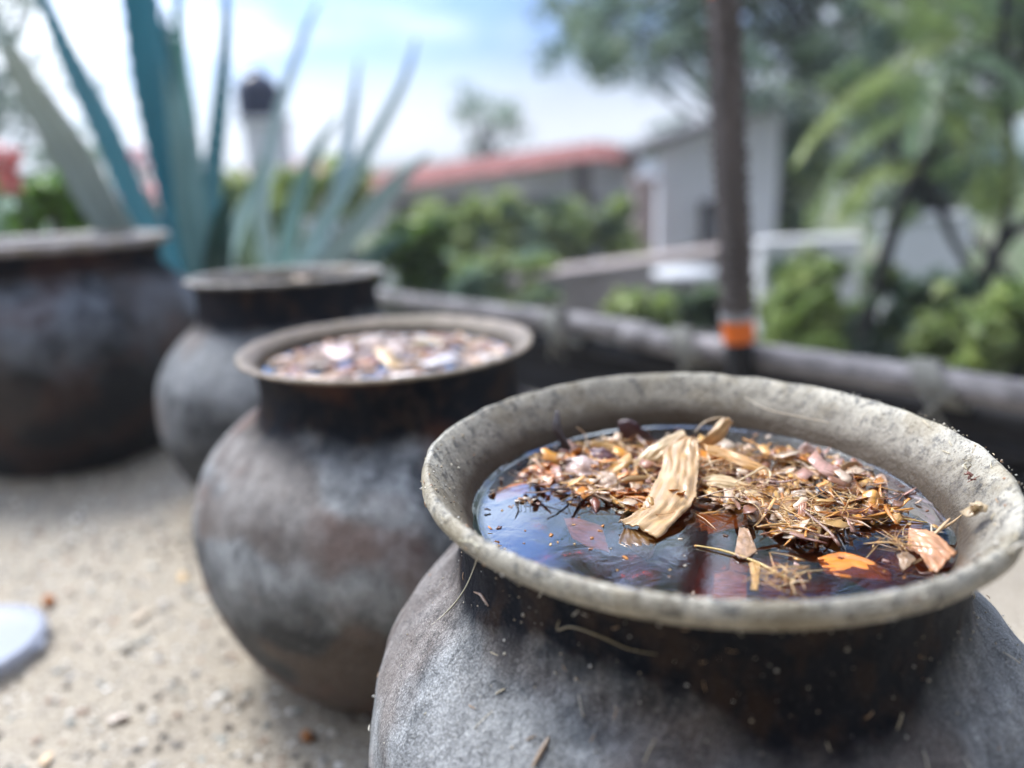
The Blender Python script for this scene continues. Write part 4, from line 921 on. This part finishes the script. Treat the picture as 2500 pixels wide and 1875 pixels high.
bushes = [
 ('leafy_shrub', 'bright green shrub behind the widest pot', 95, 380, 500, 2.4, 190, [(.16,.30,.05),(.22,.38,.08),(.12,.24,.05)], 1500, .03),
 ('leafy_shrub', 'pale green shrub at the far left edge', 20, 430, 560, 2.9, 160, LG, 900, .035),
 ('leafy_shrub', 'small yellow green shrub seen between the two agaves', 560, 380, 600, 3.4, 190, YG, 1500, .035),
 ('leafy_shrub', 'olive shrub below the left end of the tiled roof', 720, 345, 480, 5.0, 160, YG, 900, .05),
 ('hedge_shrub', 'rounded light green hedge bush in the middle distance', 1000, 425, 610, 6.0, 240, YG, 3400, .045),
 ('hedge_shrub', 'olive hedge bush below the grey house wall', 1140, 430, 615, 6.2, 240, YG + BG, 3400, .045),
 ('hedge_shrub', 'darker hedge bush ending at the pink pillar', 1275, 428, 605, 6.1, 210, YG + DG, 3200, .045),
 ('leafy_shrub', 'low green plant with upright leaves behind the fence centre', 880, 450, 640, 3.6, 170, [(.16,.26,.05),(.08,.15,.05)], 800, .045),
 ('leafy_shrub', 'sea green low shrub below the hedge', 1030, 550, 660, 4.2, 330, BG + YG, 2600, .038),
 ('leafy_shrub', 'yellow green tuft just beyond the rail left of the pole', 1380, 635, 730, 2.6, 140, YG, 700, .03),
 ('leafy_shrub', 'dark shrub behind the pole foot', 1490, 620, 720, 2.9, 130, DG, 700, .03),
 ('leafy_shrub', 'feathery green shrub right beside the pole', 1700, 575, 790, 2.5, 210, YG, 2200, .026),
 ('leafy_shrub', 'green shrub between the pole and the thin trunk', 1800, 560, 800, 2.8, 260, DG + YG, 3000, .028),
 ('leafy_shrub', 'dim shrub between the two forked trunks', 1970, 580, 830, 2.7, 260, BG + DG, 3200, .028),
 ('leafy_shrub', 'sunlit yellow green shrub at the lower right edge', 2180, 590, 880, 2.1, 300, YG, 3600, .024),
 ('leafy_shrub', 'yellow green shrub under the right fork', 2060, 660, 860, 2.3, 220, YG, 2200, .024),
]
for b_ in bushes:
    nm, lab, cx_, tp, bt, y, wp, cs_, n, sz = b_; bush(nm, lab, cx_, tp, bt, y, wp, cs_, n, sz, 'shrubs beyond the fence')
# red flowers
M_petal = attr_mat('petals', rough=.5, transl=.2, scale=60)
for lab, u, v, y, r, col in [('coral red flower head at the left edge', 6, 345, 2.2, .045, (.75, .22, .22)), ('second coral flower head just below the first', 22, 395, 2.2, .035, (.75, .28, .27)), ('distant pink flower seen left of the tall agave leaf', 300, 345, 3.4, .06, (.6, .2, .24))]:
    c = np.array(aty(u, v, y)); root = empty('red_flower', tuple(c)); tag(root, lab, 'flower'); mb = MB(); leaf_cloud(mb, [c], [r], 60, r * .45, [col]); mb.build('petals', M_petal, root, smooth=False)
    mb = MB(); tube(mb, [c - [0, 0, .0], c + [.03, .02, -.25], c + [.02, .05, -.7]], [.006, .008, .01], 6, (.1, .16, .06)); mb.build('stem', M_leaf, root)

# ------------------------------------------------------------------ trees
def tree(label, trunks, clumps, n, size, cols, name='leafy_tree', group='trees beyond the fence', asp=.45, shell=.2):
    b0 = trunks[0][0][0]; root = empty(name, tuple(b0)); tag(root, label, 'tree', group)
    mb = MB()
    for pts, rad in trunks: tube(mb, pts, rad, 10, (1, 1, 1), 6, wob=.15)
    mb.build('trunk', M_trunk, root)
    mb = MB(); leaf_cloud(mb, [c for c, r in clumps], [r for c, r in clumps], n, size, cols, shell=shell, asp=asp); mb.build('crown', M_leaf, root, smooth=False)
    return root
def rand_clumps(x, y, z, n, r):
    return [(np.array([rng.uniform(*x), rng.uniform(*y), rng.uniform(*z)]), np.array([1, 1, .75]) * rng.uniform(*r)) for _ in range(n)]
# big overhanging tree on the right, its crown reaching over the garden
def big_tree(label, base, crown_c, crown_r, nb, n, size, cols, seed, tk=.7):
    base = np.array(base, float); cc = np.array(crown_c, float); cr_ = np.array(crown_r, float)
    top = cc - [0, 0, cr_[2] * .3]; fork = base + (top - base) * .5
    trunks = [([base, base + (fork - base) * .5 + [.1, 0, 0], fork, top], list(np.array([.13, .11, .07, .025]) * tk))]; clumps = []
    for k in range(nb):
        d = rng.normal(size=3); d /= np.linalg.norm(d); d[2] = d[2] * .8 + .1; e = cc + d * cr_ * rng.uniform(.45, .95)
        st = fork + (top - fork) * rng.random(); m_ = (st + e) / 2 + rng.normal(0, .15, 3); trunks.append(([st, m_, e], [.035 * tk, .02 * tk, .006]))
        clumps.append((e, np.array([1, 1, .7]) * rng.uniform(.14, .36)))
        clumps.append((m_ + (e - m_) * .5 + rng.normal(0, .2, 3), np.array([1, 1, .7]) * rng.uniform(.1, .28)))
    return tree(label, trunks, clumps, n, size, cols)
big_tree('large dark tree arching over the garden on the right', (5.6, 6.8, GZ), (3.6, 6.0, 2.9), (2.4, 1.8, 2.4), 120, 8500, .036, DG + BG, 1)
big_tree('broad blue green tree behind the pole', (3.4, 9.5, GZ), (2.3, 8.8, 2.3), (2.1, 1.4, 1.9), 46, 6500, .05, BG, 2)
big_tree('pale grey green tree at the far left', (-4.7, 6.0, GZ), (-3.95, 5.6, 1.2), (1.15, 1.1, 1.7), 52, 7500, .05, LG + BG, 3)
big_tree('thin sparse tree standing above the tiled roof', (-.25, 13.0, GZ), (-.25, 13, 1.25), (.7, .6, .75), 14, 420, .08, LG + BG, 4)
big_tree('tall dark tree at the right edge behind the feathery tree', (6.6, 8.6, GZ), (5.6, 8.0, 2.4), (1.9, 1.6, 2.4), 44, 5000, .05, BG + DG, 5)

big_tree('low rounded tree in the gap between pole and feathery tree', (2.6, 8.0, GZ), (2.75, 8.0, .15), (1.0, .9, .85), 20, 3200, .05, BG + YG, 6)
big_tree('bushy tree behind the forked stems', (4.3, 8.0, GZ), (4.3, 8.0, .2), (1.1, .9, .8), 20, 3200, .05, DG + BG, 7)
def crown_px(label, u, v, y, r3, nb, n, size, cols, sd, off=.5, up=0):
    c = np.array(aty(u, v, y)) + [0, 0, up]; big_tree(label, (c[0] + off, y + .4, GZ), tuple(c), r3, nb, n, size, cols, sd, .35)
crown_px('airy tree whose twigs reach over the house roof', 1500, 60, 5.6, (1.25, .8, 1.7), 62, 7500, .035, BG + DG, 8, 3.2, 1.25)
crown_px('dense green tree behind the feathery fronds', 2000, 130, 7.0, (1.5, .9, 1.2), 60, 3800, .04, BG + YG, 9)
crown_px('soft green tree between the pole and the fronds', 1690, 330, 8.5, (1.0, .8, .9), 26, 3000, .05, BG, 10)
# light boughs hanging over the garden from a tree standing further right
b0 = np.array([4.9, 4.9, GZ]); root = empty('leafy_tree', tuple(b0)); tag(root, 'tree on the far right whose thin boughs hang across the sky', 'tree', 'trees beyond the fence')
mb = MB(); tube(mb, [b0, b0 + [.1, .05, 1.8], b0 + [-.3, 0, 3.4], b0 + [-.9, 0, 4.6]], [.12, .10, .07, .04], 10, wob=.12); hub = b0 + [-.3, 0, 3.4]; clh = []
for k in range(88):
    u = 1150 + 1080 * rng.random(); v = rng.uniform(-60, 330) * (.35 + .65 * (u - 1150) / 1080); clh.append((np.array(aty(u, v, rng.uniform(4.2, 5.6))), rng.uniform(.07, .19)))
for k in range(40):
    az, el, D_ = math.radians(rng.uniform(3.5, 13.5)), math.radians(rng.uniform(25, 35)), rng.uniform(4.0, 4.8)
    clh.append((np.array([D_ * math.sin(az), D_ * math.cos(az), CAMZ + D_ * math.tan(el)]), rng.uniform(.06, .17)))
for k in range(22):
    az, el, D_ = math.radians(rng.uniform(19, 40)), math.radians(rng.uniform(18, 42)), rng.uniform(4.0, 5.4)
    clh.append((np.array([D_ * math.sin(az), D_ * math.cos(az), CAMZ + D_ * math.tan(el)]), rng.uniform(.06, .17)))
for c, r_ in clh:
    m_ = (c + hub) / 2 + np.array([rng.normal(0, .1), rng.normal(0, .2), .35]); 
    if rng.random() < .5: tube(mb, [hub, m_, c], [.025, .014, .004], 6, n=5)
mb.build('trunk', M_trunk, root)
mb = MB(); leaf_cloud(mb, [c for c, q in clh], [np.array([q, q, q * .7]) for c, q in clh], 14000, .026, BG + DG, shell=.0, asp=.5); mb.build('crown', M_leaf, root, smooth=False)
# feathery tree with fern like fronds near the fence
D2 = 2.7
def px3(u, v, y=D2): return np.array(aty(u, v, y))
root = empty('feathery_tree', tuple(px3(1850, 900))); tag(root, 'young tree with dark forked stems and arching feathery fronds', 'tree', 'trees beyond the fence')
def stem(pts, rad, nm='stem'):
    rad = [q * 1.3 for q in rad]
    mb = MB(); tube(mb, [px3(*p) for p in pts], rad, 9, (1, 1, 1), 6, wob=.15); mb.build(nm, M_trunk, root)
stem([(1846, 1080), (1850, 900), (1862, 740), (1905, 580), (1950, 430), (1985, 370), (2020, 250), (2060, 120)], [.028, .026, .024, .02, .017, .018, .014, .008])
stem([(1972, 385), (2020, 430), (2060, 520), (2110, 600)], [.014, .013, .011, .010])
stem([(2025, 1120), (2040, 920), (2075, 780), (2110, 650), (2150, 550), (2190, 500), (2260, 460)], [.026, .024, .02, .02, .018, .014])
stem([(2160, 545), (2178, 420), (2180, 250), (2170, 60), (2180, -100)], [.016, .014, .012, .012, .01])
stem([(1985, 370), (2040, 320), (2110, 300)], [.012, .009, .004])
def frond(pts, ll, col, seed=0):
    P = catmull([px3(*p) for p in pts], 18); n = len(P); mb = MB(); tube(mb, pts and [px3(*p) for p in pts], [.006, .004, .002], 6, np.array(col) * .7)
    T = np.gradient(P, axis=0); T /= np.linalg.norm(T, axis=1)[:, None]
    for i in range(2, n):
        k = i / n; L_ = ll * math.sin(math.pi * min(1, .15 + k * .8)) * rng.uniform(.85, 1.1)
        s = np.cross(T[i], [0, .6, 1.]); s /= np.linalg.norm(s)
        for sd in (-1, 1):
            d = s * sd + T[i] * .5 + np.array([0, 0, -.55]) + rng.normal(0, .08, 3); d /= np.linalg.norm(d); w_ = T[i] * ll * .026
            a = P[i]; b = a + d * L_ * .5 + w_; c = a + d * L_ + [0, 0, -.15 * L_]; e = a + d * L_ * .5 - w_
            mb.add([a, b, c, e], [(0, 1, 2, 3)], np.array(col) * rng.uniform(.75, 1.3))
    mb.build('frond', M_leaf, root, smooth=False)
FG = (.34, .42, .13)
for i, pts in enumerate([
 [(2080,70,2.7),(1950,120,2.65),(1830,200,2.6),(1750,290,2.55),(1715,350,2.5)],
 [(2070,190,2.7),(1950,240,2.6),(1850,300,2.55),(1780,400,2.5),(1745,490,2.5)],
 [(2070,110,2.7),(2130,110,2.6),(2200,160,2.5),(2260,240,2.4)],
 [(2040,230,2.7),(2090,270,2.6),(2130,360,2.5),(2150,480,2.5)],
 [(2070,130,2.75),(2000,60,2.8),(1930,10,2.9),(1860,-10,3)],
 [(2080,90,2.7),(2110,20,2.7),(2120,-60,2.7)],
 [(2070,180,2.7),(2150,240,2.6),(2200,340,2.5),(2220,460,2.4)],
 [(2060,150,2.7),(1960,160,2.9),(1880,190,3.0),(1820,250,3.0)],
 [(2060,100,2.7),(2010,150,2.5),(1990,240,2.4),(1980,330,2.3)],
 [(1985,370,2.7),(1920,350,2.6),(1850,400,2.6),(1800,480,2.6)],
 [(2175,60,2.7),(2100,40,2.7),(2020,0,2.7),(1950,-50,2.7)],
 [(2178,250,2.7),(2120,200,2.7),(2060,210,2.7),(2010,260,2.7)],
]):
    frond(pts, .13, [FG, (.26, .35, .13), (.20, .30, .17)][i % 3], i)
mb = MB(); cc_ = [px3(2060, 330, 3.0), px3(2160, 400, 2.9), px3(1960, 420, 3.1), px3(2100, 200, 3.1), px3(2200, 270, 2.9), px3(1900, 230, 3.2), px3(2050, 60, 3.0)]
cl2, rl2 = [], []
for c in cc_:
    for k in range(7): cl2.append(c + rng.normal(0, .13, 3)); rl2.append(np.array([1, 1, .7]) * rng.uniform(.03, .09))
leaf_cloud(mb, cl2, rl2, 3200, .022, [(.22, .32, .12), (.14, .22, .12), (.32, .42, .16)], shell=0, asp=.3); mb.build('leaf_sprays', M_leaf, root, smooth=False)
# low frond by the pole
root = empty('fern', tuple(px3(1660, 800, 2.2))); tag(root, 'green fern with arching fronds just right of the pole', 'fern')
for pts in [[(1660,800,2.2),(1690,700,2.2),(1740,640,2.2),(1790,620,2.2)], [(1660,800,2.2),(1650,720,2.25),(1670,650,2.3),(1720,600,2.3)], [(1665,800,2.2),(1720,740,2.2),(1770,720,2.2),(1820,730,2.2)]]:
    frond(pts, .07, (.18, .27, .06))

# ------------------------------------------------------------------ buildings far behind
M_wall = simple('grey_plaster', (.82, .82, .87), .85, .1, 1.2, .1, .02)
M_wall2 = simple('pale_plaster', (.82, .82, .88), .85, .1, 1.0, .1, .02)
M_pink = simple('pink_plaster', (.48, .36, .36), .85, .1, 1.5, .1, .02)
M_roofgrey = simple('worn_sheet_roof', (.20, .19, .20), .8, .3, 3, .2, .01)
M_white = simple('white_paint', (.80, .81, .84), .6, .04, 2, .05, .01)
M_tile = simple('red_roof_tile', (.36, .13, .12), .7, .35, 5, .3, .02)
M_dark = simple('dark_timber', (.05, .035, .035), .8, .3, 6, .3, .01)
M_win = simple('window_glass', (.02, .035, .07), .08, .1, 2, .02, .001, spec=1.0)
M_tank = simple('dark_blue_plastic', (.003, .012, .05), .35, .2, 3, .05, .002)
M_path = simple('pinkish_paving', (.42, .36, .35), .85, .15, 3, .2, .01)
def quad_box(mb, p0, p1, p2, p3, th):                    # slab from four corners, thickness downwards
    v = np.array([p0, p1, p2, p3], float); v = np.concatenate([v, v - [0, 0, th]]); mb.add(v, [(0, 1, 2, 3), (7, 6, 5, 4), (0, 4, 5, 1), (1, 5, 6, 2), (2, 6, 7, 3), (3, 7, 4, 0)])
HY = 10.0
ap = np.array(aty(1285, 318, HY)); le = np.array(aty(700, 402, HY)); re = np.array([ap[0] + 2.6, HY, ap[2] - .38])
root = empty('tiled_house', (ap[0], HY, GZ)); tag(root, 'low grey house with a shallow red tiled roof behind the hedge', 'house')
dep = np.array([.8, 6.0, 0])
mb = MB(); quad_box(mb, le, ap, ap + dep, le + dep, .10); quad_box(mb, ap + [.003, 0, 0], re, re + dep, ap + [.003, 0, 0] + dep, .10); roof = mb.build('roof', M_tile, root, smooth=False)
mb = MB()
for a0, a1 in ((le, ap), (ap, re)):
    L_ = np.linalg.norm(a1 - a0); nrow = int(L_ / .16)
    for k in range(nrow):
        p = a0 + (a1 - a0) * ((k + .5) / nrow) + [0, -.02, .03]; tube(mb, [p, p + dep * .5, p + dep], .055, 6, n=1, sp_=True)
mb.build('tile_rows', M_tile, roof, smooth=True)['kind'] = 'stuff'
w0, w1 = le + [.45, .35, -.12], re + [-.4, .35, -.15]
mb = MB(); mb.add([(w0[0], w0[1], GZ), (w1[0], w1[1], GZ), (w1[0], w1[1], w1[2] - .02), (ap[0], w0[1], ap[2] - .16), (w0[0], w0[1], w0[2] - .02)] + [(w0[0] + .7, w0[1] + 5, GZ), (w1[0] + .7, w1[1] + 5, GZ), (w1[0] + .7, w1[1] + 5, w1[2] - .02), (ap[0] + .7, w0[1] + 5, ap[2] - .16), (w0[0] + .7, w0[1] + 5, w0[2] - .02)],
   [(0, 1, 2, 3, 4), (9, 8, 7, 6, 5), (0, 4, 9, 5), (1, 6, 7, 2)]); mb.build('wall', M_wall, root, smooth=False)
mb = MB(); v = np.array([le + [0, -.05, -.05], ap + [0, -.05, -.05], re + [0, -.05, -.05]]); 
for a0, a1 in ((le, ap), (ap, re)):
    n0 = np.array([0, -.25, -.13]); mb.add([a0 + [0, -.02, .06], a1 + [0, -.02, .06], a1 + n0, a0 + n0, a0 + n0 + [0, .06, -.03], a1 + n0 + [0, .06, -.03], a1 + [0, -.02, -.1], a0 + [0, -.02, -.1]], [(0, 3, 2, 1), (3, 4, 5, 2), (4, 7, 6, 5), (0, 7, 4, 3), (1, 2, 5, 6)])
mb.build('verge_tiles', M_tile, root, smooth=False)
for (u0, u1, v0, v1) in ((860, 930, 440, 520), (960, 1050, 435, 520), (1095, 1180, 435, 520), (1205, 1290, 435, 520)):
    a_ = np.array(aty(u0, v0, w0[1])); b_ = np.array(aty(u1, v1, w0[1])); cx, cz = (a_[0] + b_[0]) / 2, (a_[2] + b_[2]) / 2; W_, H_ = abs(b_[0] - a_[0]), abs(a_[2] - b_[2])
    mb = MB()
    for dx in (-W_ / 2, 0, W_ / 2): box(mb, (cx + dx, w0[1] - .03, cz), (.06, .05, H_ + .06))
    for dz in (-H_ / 2, H_ / 2): box(mb, (cx, w0[1] - .035, cz + dz), (W_ + .06, .05, .06))
    fr_ = mb.build('window', M_dark, root, smooth=False); mb = MB(); box(mb, (cx, w0[1] - .012, cz), (W_, .02, H_)); mb.build('pane', M_win, fr_, smooth=False)
p0 = np.array(aty(1258, 345, 9.8)); mb = MB(); box(mb, (p0[0], 9.8, (p0[2] + GZ) / 2), (.16, .16, p0[2] - GZ)); mb.build('veranda_post', M_dark, root, smooth=False)
# grey building by the pole
y = 7.2; a_ = np.array(aty(1425, 330, y)); b_ = np.array(aty(1600, 620, y)); zt = a_[2] + .1
root = empty('grey_building', (a_[0], y, GZ)); tag(root, 'plain pale grey building half hidden by the pole', 'building')
mb = MB(); mb.add([(a_[0], y, GZ), (b_[0] + .3, y, GZ), (b_[0] + .3, y, zt + .28), (a_[0], y, zt - .06), (a_[0] + .3, y + 3.5, GZ), (b_[0] + .6, y + 3.5, GZ), (b_[0] + .6, y + 3.5, zt + .28), (a_[0] + .3, y + 3.5, zt - .06)],
                  [(0, 1, 2, 3), (5, 4, 7, 6), (3, 2, 6, 7), (0, 3, 7, 4), (1, 5, 6, 2)]); mb.build('wall', M_wall2, root, smooth=False)
mb = MB(); q0 = np.array(aty(1518, 440, y)); q1 = np.array(aty(1575, 530, y)); fr_c = ((q0[0] + q1[0]) / 2, y - .03, (q0[2] + q1[2]) / 2)
W_, H_ = q1[0] - q0[0], q0[2] - q1[2]
for dx in (-W_ / 2, W_ / 2): box(mb, (fr_c[0] + dx, y - .03, fr_c[2]), (.04, .05, H_ + .04))
for dz in (-H_ / 2, H_ / 2): box(mb, (fr_c[0], y - .034, fr_c[2] + dz), (W_ + .05, .05, .04))
w_ = mb.build('window', M_dark, root, smooth=False); mb = MB(); box(mb, (fr_c[0], y - .012, fr_c[2]), (W_, .02, H_)); mb.build('pane', M_win, w_, smooth=False)
mb = MB(); quad_box(mb, (a_[0] - .2, y - .2, zt - .02), (b_[0] + .5, y - .2, zt + .36), (b_[0] + .8, y + 3.6, zt + .36), (a_[0] + .1, y + 3.6, zt - .02), .06); mb.build('roof', M_roofgrey, root, smooth=False)
p0 = np.array(aty(1392, 395, 7.0)); mb = MB(); box(mb, (p0[0], 7.0, (p0[2] + GZ) / 2), (.17, .17, p0[2] - GZ)); box(mb, (p0[0], 7.0, p0[2] + .02), (.23, .23, .05)); box(mb, (p0[0], 7.0, GZ + .1), (.22, .22, .2))
o = mb.build('pillar', M_pink, smooth=False, loc=(p0[0], 7.0, GZ)); tag(o, 'pinkish square pillar between hedge and grey building', 'pillar')
# paved path and low wall
q = [np.array(aty(*p)) for p in ((1130, 640, 3.9), (1560, 625, 3.9), (1590, 560, 6.0), (1330, 575, 6.0))]
zz = float(np.mean([p[2] for p in q])); mb = MB(); mb.add([(p[0], p[1], -.78 + (0 if i < 2 else -.05)) for i, p in enumerate(q)], [(0, 1, 2, 3)])
def low_wall(name, label, u0, u1, v0, v1, y0, y1, m, th=.16):
    a = np.array(aty(u0, v0, y0)); b = np.array(aty(u1, v1, y1)); d = (b - a)[:2]; L_ = np.linalg.norm(d); an = math.atan2(d[1], d[0]); top = (a[2] + b[2]) / 2
    root = empty(name, (a[0], a[1], GZ)); tag(root, label, 'wall')
    mb = MB(); box(mb, ((a[0] + b[0]) / 2, (a[1] + b[1]) / 2, (GZ + top) / 2), (L_, th, top - GZ), an); mb.build('body', m, root, smooth=False)
    mb = MB(); box(mb, ((a[0] + b[0]) / 2, (a[1] + b[1]) / 2, top + .022), (L_ + .04, th + .06, .04), an); mb.build('coping', m, root, smooth=False)
low_wall('garden_wall', 'pinkish low garden wall below the hedge', 1120, 1600, 585, 560, 4.6, 5.6, M_path)
low_wall('garden_wall', 'white garden wall behind the fork of the dark stems', 1915, 2090, 478, 474, 5.2, 5.2, M_white)
low_wall('garden_wall', 'white garden wall between the pole and the feathery tree', 1640, 1850, 530, 522, 5.8, 5.8, M_white)
# white round table with dark legs, left of the pole
c = np.array(aty(1480, 590, 4.4)); root = empty('garden_table', (c[0], c[1], GZ)); tag(root, 'white round garden table left of the pole', 'table')
mb = MB(); V = []; sg = 32
for a, z in ((0.001, 0), (.17, 0), (.185, -.01), (.185, -.03), (.17, -.04), (0.001, -.04)):
    for k in range(sg): V.append((c[0] + a * math.cos(2 * math.pi * k / sg), c[1] + a * math.sin(2 * math.pi * k / sg), c[2] + z + .02))
mb.add(V, [(i * sg + k, i * sg + (k + 1) % sg, (i + 1) * sg + (k + 1) % sg, (i + 1) * sg + k) for i in range(5) for k in range(sg)]); mb.build('tabletop', M_white, root)
for k in range(3):
    th = k * 2.09; mb = MB(); tube(mb, [(c[0] + .05 * math.cos(th), c[1] + .05 * math.sin(th), c[2] - .01), (c[0] + .15 * math.cos(th), c[1] + .15 * math.sin(th), GZ)], .012, 8); mb.build('leg', M_dark, root)
# water tank on its tower
y = 8.6; c = np.array(aty(557, 205, y)); R_ = 45 / 1662 * y; kt = y / 18; root = empty('water_tank', (c[0], y, GZ)); tag(root, 'dark blue ribbed water tank on a pale tower behind the agave', 'water tank')
mb = MB(); pr = [(.001, -.48), (R_ * .92, -.48), (R_, -.42), (R_ * .97, -.3), (R_, -.2), (R_ * .97, -.08), (R_, .04), (R_ * .96, .16), (R_ * .8, .30), (R_ * .5, .42), (R_ * .3, .46), (R_ * .3, .54), (.001, .54)]
V = []; sg = 32
for a, z in pr:
    for k in range(sg): V.append((c[0] + a * math.cos(2 * math.pi * k / sg), y + a * math.sin(2 * math.pi * k / sg), c[2] + z * kt))
mb.add(V, [(i * sg + k, i * sg + (k + 1) % sg, (i + 1) * sg + (k + 1) % sg, (i + 1) * sg + k) for i in range(len(pr) - 1) for k in range(sg)]); mb.build('tank', M_tank, root)
tz = c[2] - .48 * kt; bz = GZ; mb = MB(); box(mb, (c[0] + .05, y, (tz + bz) / 2 - .03), (.39, .39, tz - bz - .06)); mb.build('tower', M_wall2, root, smooth=False)
mb = MB(); box(mb, (c[0] + .05, y, tz - .0275), (.49, .49, .05)); mb.build('platform', M_wall, root, smooth=False)
# distant roofs left of the house
for lab, u0, u1, v, y in (('small far house with a dark red roof under the water tank', 500, 700, 350, 14.0), ('far pink walled house at the left behind the tall agave', 230, 420, 395, 12.0)):
    a_ = np.array(aty(u0, v, y)); b_ = np.array(aty(u1, v, y)); root = empty('far_house', (a_[0], y, GZ)); tag(root, lab, 'house')
    mb = MB(); box(mb, ((a_[0] + b_[0]) / 2, y + 1.5, (a_[2] - .3 + GZ) / 2), (b_[0] - a_[0] - .3, 2.6, a_[2] - .3 - GZ)); mb.build('wall', M_wall2, root, smooth=False)
    mb = MB(); m_ = (a_ + b_) / 2; quad_box(mb, (a_[0], y - .1, a_[2] - .28), (b_[0], y - .1, a_[2] - .28), (b_[0], y + 1.5, a_[2]), (a_[0], y + 1.5, a_[2]), .05)
    quad_box(mb, (a_[0], y + 1.503, a_[2]), (b_[0], y + 1.503, a_[2]), (b_[0], y + 3.1, a_[2] - .28), (a_[0], y + 3.1, a_[2] - .28), .05); mb.build('roof', M_tile, root, smooth=False)
    mb = MB(); box(mb, ((a_[0] + b_[0]) / 2, y + .18, a_[2] - .75), (.5, .06, .5)); w_ = mb.build('window', M_dark, root, smooth=False)
# far wooded hills
mb = MB(); V = []; F = []; nx = 80
for i in range(nx):
    x = -90 + 180 * i / (nx - 1); h = -0.2 + 2.2 * noise.noise(Vector((x * .03, 0, 4))) + .8 * noise.noise(Vector((x * .12, 0, 1)))
    for yy, hh in ((55, GZ - .1), (62, h * .6), (70, h), (95, h - 1), (120, GZ - .1)): V.append((x, yy, hh))
for i in range(nx - 1):
    for j in range(4): F.append((i * 5 + j, i * 5 + j + 1, (i + 1) * 5 + j + 1, (i + 1) * 5 + j))
mb.add(V, F); o = mb.build('hills', simple('far_hills', (.10, .15, .13), .9, .3, .3, .2, .2)); tag(o, 'low wooded hills at the horizon', kind='structure')

# unseen wall and eave added behind the camera to block sky light
M_near = simple('light_blocker', (.10, .08, .07), .9, .2, 2, .2, .01)
mb = MB(); box(mb, (0, -1.35, 1.2), (7, .2, 2.6)); box(mb, (0, -1.1, 2.55), (7.4, .9, .10))
o = mb.build('wall', M_near, smooth=False); tag(o, 'brown wall added behind the camera to block sky light', kind='structure')

# thin haze volume added to lighten the far garden
m = bpy.data.materials.new('haze_air'); m.use_nodes = True; t = m.node_tree; t.nodes.clear()
o_ = t.nodes.new('ShaderNodeOutputMaterial'); pv = t.nodes.new('ShaderNodeVolumePrincipled'); pv.inputs['Color'].default_value = (.93, .96, 1, 1); pv.inputs['Density'].default_value = HAZE
t.links.new(pv.outputs[0], o_.inputs['Volume'])
mb = MB(); box(mb, (0, 50, 3.2), (320, 160, 11)); o = mb.build('haze', m, smooth=False); tag(o, 'pale haze added to lighten the far garden', kind='stuff')
